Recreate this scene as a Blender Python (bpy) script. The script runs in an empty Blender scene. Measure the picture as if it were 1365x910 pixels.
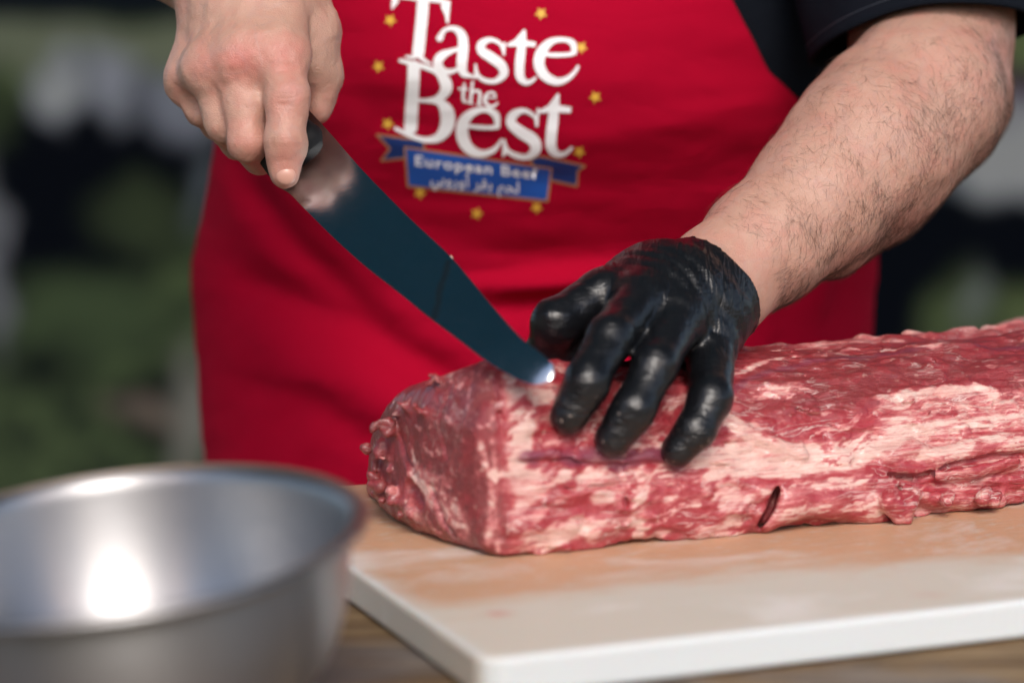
import bpy, bmesh, math, random
import numpy as np
import openvdb as vdb
from mathutils import Vector, Matrix
from mathutils.bvhtree import BVHTree

S = bpy.context.scene
C = S.collection
R = math.radians
random.seed(4); rng = np.random.default_rng(4)

# ------------------------------------------------------------------ camera
F, PITCH, CAMZ = 3792.0, R(9.5), 0.28
cd = bpy.data.cameras.new('camera'); cam = bpy.data.objects.new('camera', cd); C.objects.link(cam)
cam.location = (0, 0, CAMZ); cam.rotation_euler = (R(90) - PITCH, 0, 0)
cd.sensor_width = 36; cd.lens = F / 1365 * 36
cd.clip_start = 0.05; cd.clip_end = 200
cd.dof.use_dof = True; cd.dof.focus_distance = 1.262
cd.dof.aperture_fstop = 4.0
cd.dof.aperture_blades = 9
S.camera = cam

# ------------------------------------------------------------------ world and sun
CANOPY_Y = .50
SUN_EL, SUN_AZ = R(43), R(174)          # azimuth measured clockwise from +Y
w = bpy.data.worlds.new('World'); S.world = w; w.use_nodes = True
nt = w.node_tree; bgn = nt.nodes['Background']
sky = nt.nodes.new('ShaderNodeTexSky'); sky.sky_type = 'NISHITA'; sky.sun_disc = False
sky.sun_elevation = SUN_EL; sky.sun_rotation = SUN_AZ
sky.dust_density = 3.0; sky.air_density = 1.0; sky.ozone_density = 1.0
nt.links.new(sky.outputs[0], bgn.inputs[0]); bgn.inputs[1].default_value = 0.14
sl = bpy.data.lights.new('sun', 'SUN'); sl.energy = 1.15; sl.angle = R(24); sl.color = (1.0, 0.98, 0.96)
so = bpy.data.objects.new('sun', sl); C.objects.link(so)
sd = Vector((math.sin(SUN_AZ) * math.cos(SUN_EL), math.cos(SUN_AZ) * math.cos(SUN_EL), math.sin(SUN_EL)))
so.rotation_euler = (-sd).to_track_quat('-Z', 'Y').to_euler()
S.view_settings.view_transform = 'Standard'; S.view_settings.look = 'None'
S.view_settings.exposure = 0.55; S.view_settings.gamma = 1.0
S.render.engine = 'CYCLES'
S.cycles.max_bounces = 6
S.cycles.use_denoising = True

# ------------------------------------------------------------------ helpers
def ray(px, py):
    a = (px - 682.5) / F; b = -(py - 455) / F
    return Vector((a, b * math.sin(PITCH) + math.cos(PITCH), b * math.cos(PITCH) - math.sin(PITCH)))
O = Vector((0, 0, CAMZ))
def P(px, py, y):
    d = ray(px, py); return np.array(O + d * (y / d.y))
def PZ(px, py, z):
    d = ray(px, py); return np.array(O + d * ((z - CAMZ) / d.z))

def link(o, parent=None):
    C.objects.link(o)
    if parent is not None: o.parent = parent
    return o
def tag(o, label=None, cat=None, group=None, kind=None):
    if label: o['label'] = label
    if cat: o['category'] = cat
    if group: o['group'] = group
    if kind: o['kind'] = kind
    return o
def empty(name, loc=(0, 0, 0)):
    o = bpy.data.objects.new(name, None); o.location = loc; o.empty_display_size = 0.05
    C.objects.link(o); return o
def attach(o, root):
    o.parent = root; o.matrix_parent_inverse = Matrix.Translation(-Vector(root.location)); return o
def mesh_from(name, verts, faces, mat, smooth=True):
    me = bpy.data.meshes.new(name)
    me.from_pydata([tuple(map(float, v)) for v in verts], [], [tuple(map(int, f)) for f in faces])
    if mat: me.materials.append(mat)
    if smooth: me.polygons.foreach_set('use_smooth', [True] * len(me.polygons))
    me.update(); return me
def mobj(name, me, root=None):
    o = bpy.data.objects.new(name, me); C.objects.link(o)
    if root is not None: attach(o, root)
    return o

# --- numpy value noise
_perm = rng.random(65536)
def vnoise(p):
    p = np.asarray(p, dtype=np.float64); i = np.floor(p).astype(np.int64); f = p - i
    f = f * f * f * (f * (f * 6 - 15) + 10)
    def h(a, b, c):
        n = (a * 73856093) ^ (b * 19349663) ^ (c * 83492791)
        n = (n ^ (n >> 13)) * 1274126177
        return _perm[(n ^ (n >> 16)) & 65535]
    x, y, z = i[..., 0], i[..., 1], i[..., 2]; fx, fy, fz = f[..., 0], f[..., 1], f[..., 2]
    def L(a, b, t): return a + (b - a) * t
    return L(L(L(h(x, y, z), h(x + 1, y, z), fx), L(h(x, y + 1, z), h(x + 1, y + 1, z), fx), fy),
             L(L(h(x, y, z + 1), h(x + 1, y, z + 1), fx), L(h(x, y + 1, z + 1), h(x + 1, y + 1, z + 1), fx), fy), fz)
def fbm(p, octv=4, gain=.5):
    p = np.asarray(p, dtype=np.float64); s = 0; a = 1.0; t = 0
    for k in range(octv):
        s = s + a * vnoise(p + 17.3 * k); t += a; a *= gain; p = p * 2.03
    return s / t
def sstep(a, b, x):
    t = np.clip((x - a) / (b - a), 0, 1); return t * t * (3 - 2 * t)

# --- signed distance modelling
class SDF:
    def __init__(s, lo, hi, h):
        s.lo = np.array(lo, float); s.h = h
        s.n = np.ceil((np.array(hi) - s.lo) / h).astype(int) + 1
        s.g = np.full(s.n, 0.02, np.float32)
    def sub(s, lo, hi):
        a = np.clip(np.floor((np.array(lo) - s.lo) / s.h).astype(int), 0, s.n - 1)
        b = np.clip(np.ceil((np.array(hi) - s.lo) / s.h).astype(int) + 1, 1, s.n)
        if np.any(b <= a): return None, None
        ax = [s.lo[k] + s.h * np.arange(a[k], b[k]) for k in range(3)]
        X = np.stack(np.meshgrid(*ax, indexing='ij'), -1)
        return (slice(a[0], b[0]), slice(a[1], b[1]), slice(a[2], b[2])), X
    def _put(s, sl, d, k, mode):
        g = s.g[sl]
        if mode == 'sub':
            d = -d; hh = np.clip(.5 + .5 * (d - g) / k, 0, 1); s.g[sl] = g + (d - g) * hh + k * hh * (1 - hh)
        elif mode == 'and':
            s.g[sl] = np.maximum(g, d)
        else:
            hh = np.clip(.5 + .5 * (d - g) / k, 0, 1); s.g[sl] = d + (g - d) * hh - k * hh * (1 - hh)
    def cone(s, a, b, r1, r2, k=.004, mode='add', flat=None):
        a = np.array(a, float); b = np.array(b, float); m = max(r1, r2) + k * 1.5 + .004
        sl, X = s.sub(np.minimum(a, b) - m * 1.3, np.maximum(a, b) + m * 1.3)
        if sl is None: return
        ba = b - a; t = np.clip(((X - a) @ ba) / max(ba @ ba, 1e-12), 0, 1)
        V = X - a - t[..., None] * ba
        if flat is not None:                     # flat = (direction, factor): squash along a direction
            n = np.array(flat[0], float); n /= np.linalg.norm(n); q = V @ n
            V = V + q[..., None] * n * (flat[1] - 1)
        d = np.linalg.norm(V, axis=-1) - (r1 + (r2 - r1) * t)
        s._put(sl, d, k, mode)
    def chain(s, pts, rs, k=.004, mode='add', flat=None):
        for i in range(len(pts) - 1): s.cone(pts[i], pts[i + 1], rs[i], rs[i + 1], k, mode, flat)
        if len(pts) == 1: s.cone(pts[0], pts[0] + np.array([0, 0, 1e-5]), rs[0], rs[0], k, mode, flat)
    def ell(s, c, rad, k=.006, mode='add', rot=None):
        c = np.array(c, float); rad = np.array(rad, float); m = rad.max() + k * 2
        sl, X = s.sub(c - m, c + m)
        if sl is None: return
        V = X - c
        if rot is not None: V = V @ np.array(rot)
        q = np.linalg.norm(V / rad, axis=-1); d = (q - 1) * rad.min()
        s._put(sl, d, k, mode)
    def coords(s):
        ax = [s.lo[k] + s.h * np.arange(s.n[k]) for k in range(3)]
        return np.stack(np.meshgrid(*ax, indexing='ij'), -1)
    def mesh(s):
        g = vdb.FloatGrid(background=.02); g.copyFromArray(np.ascontiguousarray(s.g))
        v, t, q = g.convertToPolygons(isovalue=0.0, adaptivity=0)
        v = v * s.h + s.lo
        return v, q
def blender_mesh(name, v, q, mat, relax=2):
    me = bpy.data.meshes.new(name)
    q = q[:, ::-1]
    if relax:
        e0 = np.concatenate([q[:, 0], q[:, 1], q[:, 2], q[:, 3]]); e1 = np.concatenate([q[:, 1], q[:, 2], q[:, 3], q[:, 0]])
        cnt = np.bincount(e0, minlength=len(v)).astype(float)[:, None]
        for _ in range(relax):
            acc = np.stack([np.bincount(e0, weights=v[e1, k], minlength=len(v)) for k in range(3)], -1)
            v = v * .5 + .5 * acc / np.maximum(cnt, 1)
    me.vertices.add(len(v)); me.vertices.foreach_set('co', v.astype(np.float32).ravel())
    me.loops.add(len(q) * 4); me.loops.foreach_set('vertex_index', q.astype(np.int32).ravel())
    me.polygons.add(len(q)); me.polygons.foreach_set('loop_start', np.arange(0, len(q) * 4, 4, dtype=np.int32))
    me.polygons.foreach_set('use_smooth', np.ones(len(q), bool))
    me.update(calc_edges=True); me.validate()
    a = me.vertices; co = np.empty(len(a) * 3); no = np.empty(len(a) * 3)
    a.foreach_get('co', co); a.foreach_get('normal', no)
    co = co.reshape(-1, 3); no = no.reshape(-1, 3)
    if ((co - co.mean(0)) * no).sum() < 0: me.flip_normals()
    if mat: me.materials.append(mat)
    return me
def set_attr(me, name, arr):
    a = me.attributes.new(name, 'FLOAT_COLOR', 'POINT')
    d = np.ones((len(me.vertices), 4), np.float32); d[:, :arr.shape[1]] = arr
    a.data.foreach_set('color', d.ravel())
def co_no(me):
    co = np.empty(len(me.vertices) * 3); no = co.copy()
    me.vertices.foreach_get('co', co); me.vertices.foreach_get('normal', no)
    return co.reshape(-1, 3), no.reshape(-1, 3)
def bvh_of(me): return BVHTree.FromPolygons([v.co[:] for v in me.vertices], [p.vertices[:] for p in me.polygons])
def seg_dist(X, pts):
    d = np.full(len(X), 9.0)
    for a, b in zip(pts[:-1], pts[1:]):
        ba = b - a; t = np.clip(((X - a) @ ba) / max(ba @ ba, 1e-12), 0, 1)
        d = np.minimum(d, np.linalg.norm(X - a - t[:, None] * ba, axis=1))
    return d

def grid_mesh(name, pts, mat, nx, nz, wrap=False):
    v = np.stack(pts, -1).reshape(-1, 3); idx = np.arange(nx * nz).reshape(nz, nx)
    if wrap: a = idx; b = np.roll(idx, -1, 1); fq = np.stack([a[:-1], b[:-1], b[1:], a[1:]], -1).reshape(-1, 4)
    else: fq = np.stack([idx[:-1, :-1], idx[:-1, 1:], idx[1:, 1:], idx[1:, :-1]], -1).reshape(-1, 4)
    return blender_mesh(name, v, fq[:, ::-1], mat, 0)

# --- material helpers
class M:
    def __init__(s, name, **kw):
        s.m = bpy.data.materials.new(name); s.m.use_nodes = True; s.t = s.m.node_tree
        s.b = s.t.nodes['Principled BSDF']
        for k, v in kw.items(): s.b.inputs[k.replace('_', ' ')].default_value = v
    def n(s, typ, ins=None, **props):
        x = s.t.nodes.new('ShaderNode' + typ)
        for k, v in props.items(): setattr(x, k, v)
        for k, v in (ins or {}).items():
            if hasattr(v, 'is_output') or isinstance(v, bpy.types.NodeSocket): s.t.links.new(v, x.inputs[k])
            else: x.inputs[k].default_value = v
        return x
    def obj(s): return s.n('TexCoord').outputs['Object']
    def mapv(s, v, scale=(1, 1, 1), rot=(0, 0, 0)):
        return s.n('Mapping', {'Vector': v, 'Scale': scale, 'Rotation': rot}).outputs[0]
    def noise(s, v, scale, detail=4, rough=.55, dist=0): 
        return s.n('TexNoise', {'Vector': v, 'Scale': scale, 'Detail': detail, 'Roughness': rough, 'Distortion': dist}).outputs['Fac']
    def ramp(s, f, stops):
        r = s.n('ValToRGB', {'Fac': f}); e = r.color_ramp.elements
        while len(e) < len(stops): e.new(.5)
        for x, (p, c) in zip(e, stops): x.position = p; x.color = tuple(c) + (1,) if len(c) == 3 else c
        return r.outputs[0]
    def mix(s, f, a, b, mode='MIX'):
        x = s.n('Mix', data_type='RGBA', blend_type=mode)
        for i, v in ((0, f), (6, a), (7, b)):
            if isinstance(v, bpy.types.NodeSocket): s.t.links.new(v, x.inputs[i])
            else: x.inputs[i].default_value = (tuple(v) + (1,)) if isinstance(v, tuple) and len(v) == 3 else v
        return x.outputs[2]
    def math(s, op, a, b=0.0, clamp=False):
        x = s.n('Math', operation=op, use_clamp=clamp)
        for i, v in ((0, a), (1, b)):
            if isinstance(v, bpy.types.NodeSocket): s.t.links.new(v, x.inputs[i])
            else: x.inputs[i].default_value = v
        return x.outputs[0]
    def set(s, k, v):
        if isinstance(v, bpy.types.NodeSocket): s.t.links.new(v, s.b.inputs[k])
        else: s.b.inputs[k].default_value = v
    def bump(s, h, strength=.5, dist=.001):
        x = s.n('Bump', {'Height': h, 'Strength': strength, 'Distance': dist}); s.set('Normal', x.outputs[0]); return x
    def sep(s, name):
        a = s.n('Attribute', attribute_name=name)
        x = s.n('SeparateColor', {'Color': a.outputs['Color']}); return x.outputs

# skin
def skin_mat(name, base, red):
    m = M(name, Roughness=.5)
    o = m.obj(); at = m.sep('tone')
    n1 = m.noise(o, 60, 5, .6); n2 = m.noise(o, 300, 4, .6); n3 = m.noise(o, 22, 3)
    c = m.mix(m.math('MULTIPLY', m.math('SUBTRACT', n1, .35, True), 1.6, True), base, tuple(x * y for x, y in zip(base, (.86, .74, .70))))
    c = m.mix(m.math('MULTIPLY', n3, .35), c, (base[0] * 1.02, base[1] * .86, base[2] * .80))
    c = m.mix(m.math('MULTIPLY', at[0], 1.0, True), c, red)
    c = m.mix(m.math('MULTIPLY', at[1], .55, True), c, (.34, .14, .10))
    vn = m.noise(o, 38, 2, .4, .5); c = m.mix(m.n('MapRange', {'Value': m.math('ABSOLUTE', m.math('SUBTRACT', vn, .5)), 'From Min': 0.0, 'From Max': .03, 'To Min': .18, 'To Max': 0.0}).outputs[0], c, (.36, .25, .24))
    m.set('Base Color', c)
    m.b.inputs['Subsurface Weight'].default_value = .22
    m.b.inputs['Subsurface Radius'].default_value = (1, .35, .2)
    m.b.inputs['Subsurface Scale'].default_value = .004
    v = m.n('TexVoronoi', {'Vector': o, 'Scale': 900}, feature='DISTANCE_TO_EDGE').outputs['Distance']
    v = m.math('MINIMUM', m.math('MULTIPLY', v, 4.0), 1.0)
    m.bump(m.math('ADD', m.math('MULTIPLY', v, .16), m.math('SUBTRACT', m.math('ADD', n2, m.math('MULTIPLY', n1, 1.8)), m.math('MULTIPLY', at[1], 1.0))), .55, .0008)
    m.set('Roughness', m.math('ADD', m.math('MULTIPLY', n2, .25), .34))
    return m.m
mat_skin = skin_mat('skin', (.495, .305, .235), (.50, .18, .145))
mat_nail = M('fingernail', Base_Color=(.54, .29, .225, 1), Roughness=.3).m

def glove_mat():
    m = M('black_nitrile', Base_Color=(.0045, .005, .0065, 1), Roughness=.33)
    o = m.obj(); at = m.sep('crease')
    # crinkles: stretched noise, stronger around the wrist
    a = m.mapv(o, (260, 50, 60), (0, R(40), R(-35)))
    n1 = m.n('TexNoise', {'Vector': a, 'Scale': 1.0, 'Detail': 3, 'Roughness': .5, 'Distortion': .6}).outputs['Fac']
    n2 = m.noise(o, 600, 1); n3 = m.noise(m.mapv(o, (120, 120, 300), (R(20), R(-15), 0)), 1, 3, .5, 1.6)
    h = m.math('ADD', m.math('MULTIPLY', n1, m.math('MULTIPLY', at[0], 1.6)), m.math('ADD', m.math('MULTIPLY', n2, .03), m.math('MULTIPLY', n3, m.math('ADD', m.math('MULTIPLY', at[1], .6), .32))))
    m.bump(h, .7, .0016)
    m.set('Roughness', m.math('ADD', m.math('MULTIPLY', n3, .14), .25))
    # greasy specks
    sp = m.noise(o, 420, 2); spk = m.math('MULTIPLY', m.math('GREATER_THAN', sp, .70), at[1])
    m.set('Base Color', m.mix(spk, (.0045, .0050, .0065), (.30, .24, .20)))
    m.b.inputs['Specular IOR Level'].default_value = .5
    return m.m
mat_glove = glove_mat()

def fabric(name, col, scale=1400, rough=.85, var=.10, sheen=.25):
    m = M(name, Roughness=rough); o = m.obj()
    wv = m.math('ADD', m.n('TexWave', {'Vector': o, 'Scale': scale / 4, 'Distortion': .4}, bands_direction='X').outputs['Fac'],
                m.n('TexWave', {'Vector': o, 'Scale': scale / 4, 'Distortion': .4}, bands_direction='Z').outputs['Fac'])
    n = m.noise(o, 35, 4)
    m.set('Base Color', m.mix(m.math('MULTIPLY', n, var * 4, True), col, tuple(c * (1 - var * 1.6) for c in col)))
    cr = m.n('TexNoise', {'Vector': m.mapv(o, (14, 14, 40), (0, R(28), 0)), 'Scale': 1.0, 'Detail': 4, 'Roughness': .5, 'Distortion': 1.2}).outputs['Fac']
    m.bump(m.math('ADD', m.math('ADD', wv, m.math('MULTIPLY', m.noise(o, 120, 4), 2.0)), m.math('MULTIPLY', cr, 14.0)), .4, .0006)
    m.b.inputs['Sheen Weight'].default_value = sheen; m.b.inputs['Sheen Roughness'].default_value = .5
    m.b.inputs['Specular IOR Level'].default_value = .08
    return m.m
mat_apron = fabric('red_cotton', (.38, .0006, .021), sheen=.0)
mat_shirt = fabric('black_cotton', (.006, .008, .013), sheen=.0)
mat_white = M('white_print', Base_Color=(.86, .87, .89, 1), Roughness=.6).m
mat_blue = M('blue_print', Base_Color=(.010, .085, .40, 1), Roughness=.6).m
mat_navy = M('navy_print', Base_Color=(.006, .03, .16, 1), Roughness=.6).m
mat_gold = M('gold_print', Base_Color=(.72, .43, .05, 1), Roughness=.6).m
mat_rim = M('brown_print', Base_Color=(.45, .22, .10, 1), Roughness=.6).m
mat_denim = fabric('dark_cotton', (.02, .022, .03))

# ------------------------------------------------------------------ surroundings
def plane_grid(name, x0, x1, y0, y1, z, mat, n=1):
    return mesh_from(name, [(x0, y0, z), (x1, y0, z), (x1, y1, z), (x0, y1, z)], [(0, 1, 2, 3)], mat, False)
gm = M('trampled_grass', Roughness=.95); o_ = gm.obj()
gm.set('Base Color', gm.ramp(gm.noise(o_, 3, 8, .7), [(.3, (.018, .03, .010)), (.55, (.05, .07, .02)), (.8, (.10, .09, .05))]))
gm.bump(gm.noise(o_, 60, 6), .6, .03)
tag(mobj('ground', plane_grid('ground', -40, 40, -20, 60, -.95, gm.m)), kind='structure')

# printed fabric backdrop showing cattle on grass, a few metres behind
BY = 4.4
def bpix(px, py): q = P(px, py, BY); return q[0], q[2]
def backdrop():
    nx, nz = 420, 300
    x0, x1, z0, z1 = -1.7, 1.7, -.95, 1.25
    X, Z = np.meshgrid(np.linspace(x0, x1, nx), np.linspace(z0, z1, nz))
    pxs = 682.5 + X / BY * F * 1.0
    # approximate print coordinates (1 unit = one print pixel) measured on the cloth itself
    k = F / BY / math.cos(PITCH) * .985
    _, zc = bpix(682, 0); _, zb = bpix(682, 600)
    pys = (zc - Z) / (zc - zb) * 600
    a, _ = bpix(0, 300); b, _ = bpix(1365, 300); pxs = (X - a) / (b - a) * 1365
    q = np.stack([pxs / 60, pys / 60, np.zeros_like(pxs)], -1)
    wx = (fbm(q, 4) - .5) * 70; wy = (fbm(q + 50, 4) - .5) * 70
    U, V = pxs + wx, pys + wy
    col = np.zeros(X.shape + (3,))
    def lay(c, m):
        m = np.clip(m, 0, 1)[..., None]; col[:] = col * (1 - m) + np.array(c) * m
    def blob(cx, cy, rx, ry, s=.25): return sstep(1 + s, 1 - s, np.sqrt(((U - cx) / rx) ** 2 + ((V - cy) / ry) ** 2))
    g = fbm(q * 3 + 9, 4)
    col[:] = np.array((.040, .060, .024))
    lay((.066, .094, .034), sstep(.45, .62, g)); lay((.024, .034, .018), sstep(.55, .4, g) * .8)
    lay((.15, .17, .105), sstep(110, 70, V) * sstep(0, 20, V - 20))           # pale far pasture
    lay((.006, .009, .016), sstep(34, 14, pys))                            # dark header
    # left animal
    BK = (.0030, .0042, .0075)
    lay(BK, blob(120, 250, 150, 150)); lay(BK, blob(60, 380, 90, 130)); lay(BK, blob(230, 200, 110, 90)); lay(BK, blob(210, 540, 60, 60) * .8)
    lay((.30, .31, .36), blob(85, 118, 34, 46, .5)); lay((.24, .25, .30), blob(160, 116, 34, 46, .5)); lay((.18, .19, .24), blob(245, 130, 40, 40, .6))
    lay((.036, .050, .022), blob(195, 290, 60, 50, .5)); lay((.05, .075, .03), blob(90, 420, 110, 46, .5))
    lay((.17, .12, .09), blob(205, 545, 52, 20, .7)); lay((.17, .16, .13), blob(252, 560, 20, 100, .6))
    lay((.10, .12, .14), blob(270, 250, 14, 50, .7)); lay((.16, .16, .18), blob(-12, 330, 14, 110, .6))
    # right animal
    lay((.052, .022, .045), blob(1370, 90, 70, 80, .3)); lay((.11, .15, .05), blob(1375, 60, 60, 30, .5))
    lay((.44, .46, .50), blob(1345, 205, 90, 62, .4)); lay((.20, .24, .30), blob(1240, 260, 50, 40, .6))
    lay(BK, blob(1240, 330, 130, 95, .25)); lay(BK, blob(1365, 320, 80, 76)); lay(BK, blob(1180, 430, 60, 90))
    lay((.065, .090, .032), blob(1280, 420, 45, 60, .5)); lay((.13, .15, .13), blob(1312, 400, 18, 34, .7)); lay((.09, .12, .04), blob(1370, 420, 30, 40, .5))
    col *= 2.0; g_ = col.mean(-1, keepdims=True); col[:] = g_ + (col - g_) * .8; col[:] = np.minimum(col, .62)
    Y = BY + .012 * np.sin(X * 5) + .006 * np.sin(X * 13 + Z * 2)
    v = np.stack([X, Y, Z], -1).reshape(-1, 3)
    idx = np.arange(nx * nz).reshape(nz, nx)
    fq = np.stack([idx[:-1, :-1], idx[:-1, 1:], idx[1:, 1:], idx[1:, :-1]], -1).reshape(-1, 4)
    me = blender_mesh('printed_cloth', v, fq[:, ::-1], None, 0)
    set_attr(me, 'print', col.reshape(-1, 3))
    m = M('printed_banner', Roughness=.95, Specular_IOR_Level=.02); m.set('Base Color', m.n('Attribute', attribute_name='print').outputs['Color'])
    me.materials.append(m.m)
    root = empty('photo_backdrop', (0, BY, -.95))
    ob = mobj('printed_cloth', me, root)
    sol = ob.modifiers.new('thick', 'SOLIDIFY'); sol.thickness = .003; sol.offset = 1
    pm = M('backdrop_pole_metal', Base_Color=(.08, .08, .085, 1), Roughness=.5, Metallic=1.0).m
    for x in (-1.73, 1.73):
        bm = bmesh.new(); bmesh.ops.create_cone(bm, cap_ends=True, segments=20, radius1=.018, radius2=.018, depth=2.25)
        bmesh.ops.translate(bm, verts=bm.verts, vec=(x, BY, .175)); me2 = bpy.data.meshes.new('pole'); bm.to_mesh(me2); me2.materials.append(pm)
        mobj('pole', me2, root)
    tag(root, 'blurred banner printed with black and white cattle on grass behind the man', 'banner')
backdrop()

# added unseen fabric roof shaping light and blade reflection, open towards the viewer
def added_canopy():
    cm_ = M('added_canopy_blue', Base_Color=(.030, .290, .880, 1), Roughness=.95); cm_.b.inputs['Specular IOR Level'].default_value = .05; m = cm_.m
    root = empty('unseen_canopy', (0, 2.6, 1.5))
    nx, ny = 60, 60
    X, Y = np.meshgrid(np.linspace(-2.6, 2.6, nx), np.linspace(CANOPY_Y, 5.2, ny))
    Z = 1.45 + .32 * (1 - np.abs(X) / 2.6) - .05 * np.sin((Y - CANOPY_Y) / (5.2 - CANOPY_Y) * math.pi)
    o = mobj('roof_cloth', grid_mesh('roof_cloth', (X, Y, Z), m, nx, ny), root)
    sm_ = o.modifiers.new('t', 'SOLIDIFY'); sm_.thickness = .003
    pm = M('grey_pole', Base_Color=(.3, .3, .3, 1), Metallic=1.0, Roughness=.4).m
    for x in (-2.55, 2.55):
        for y in (CANOPY_Y + .05, 5.1):
            bm = bmesh.new(); bmesh.ops.create_cone(bm, cap_ends=True, segments=16, radius1=.02, radius2=.02, depth=2.4)
            bmesh.ops.translate(bm, verts=bm.verts, vec=(x, y, .25)); me = bpy.data.meshes.new('pole'); bm.to_mesh(me); me.materials.append(pm); mobj('pole', me, root)
    tag(root, 'blue fabric roof added overhead out of view to shape light and reflections', 'added_canopy')

def opposite():
    # wall with piers added behind the viewer to darken reflections in the bowl
    m = M('old_brick', Roughness=.9); o = m.obj()
    b = m.n('TexBrick', {'Vector': m.mapv(o, (1, 1, 1), (R(90), 0, 0)), 'Scale': 4, 'Color1': (.17, .09, .06, 1), 'Color2': (.12, .07, .05, 1), 'Mortar': (.2, .19, .17, 1)})
    m.set('Base Color', b.outputs['Color'])
    bm = bmesh.new()
    def bx(x0, x1, y0, y1, z0, z1):
        r = bmesh.ops.create_cube(bm, size=1)['verts']
        for v in r: v.co = ((x0 + x1) / 2 + v.co.x * (x1 - x0), (y0 + y1) / 2 + v.co.y * (y1 - y0), (z0 + z1) / 2 + v.co.z * (z1 - z0))
    bx(-7, -2.2, -6.2, -6, -.95, 1.5); bx(-1.2, 1.6, -6.2, -6, -.95, 1.1); bx(2.4, 7, -6.2, -6, -.95, 1.7)
    for x in (-2.2, -1.3, 1.6, 2.3): bx(x, x + .25, -6.3, -5.9, -.95, 1.9)
    me = bpy.data.meshes.new('added_brick_wall'); bm.to_mesh(me); me.materials.append(m.m)
    tag(mobj('added_brick_wall', me), 'brick wall with piers added unseen behind the viewer for darker reflections', 'wall')
opposite()

# wooden table
def table():
    m = M('weathered_wood', Roughness=.7); o = m.obj()
    s = m.mapv(o, (2.2, 26, 26), (0, 0, R(-20))); n = m.noise(s, 1.6, 8, .65, 1.2); n2 = m.noise(o, 28, 5, .6); n3 = m.noise(o, 9, 3)
    c = m.ramp(n, [(.30, (.035, .020, .010)), (.47, (.13, .075, .032)), (.60, (.24, .16, .08)), (.78, (.33, .26, .18))])
    c = m.mix(m.math('MULTIPLY', m.math('SUBTRACT', n3, .45, True), 4, True), c, (.16, .15, .15))
    c = m.mix(m.math('MULTIPLY', m.math('SUBTRACT', n2, .55, True), 3, True), c, (.05, .035, .022))
    m.set('Base Color', c); m.bump(m.math('ADD', n, n2), .6, .004)
    root = empty('wooden_table', (.15, 1.05, -.95))
    tops = [(-.75, 1.0)]
    bm = bmesh.new()
    def box(x0, x1, y0, y1, z0, z1, name, bev=.006):
        b = bmesh.new(); bmesh.ops.create_cube(b, size=1)
        for v in b.verts: v.co = ((x0 + x1) / 2 + v.co.x * (x1 - x0), (y0 + y1) / 2 + v.co.y * (y1 - y0), (z0 + z1) / 2 + v.co.z * (z1 - z0))
        bmesh.ops.bevel(b, geom=b.edges[:], offset=bev, segments=3, affect='EDGES', profile=.6)
        me = bpy.data.meshes.new(name); b.to_mesh(me); me.materials.append(m.m)
        return mobj(name, me, root)
    box(-.75, 1.0, .80, 1.325, -.056, -.016, 'tabletop')
    for x in (-.68, .93):
        for y in (.87, 1.29): box(x - .035, x + .035, y - .035, y + .035, -.95, -.057, 'leg')
    tag(root, 'rough weathered brown wooden table under the cutting board', 'table')
table()
added_canopy()

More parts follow.
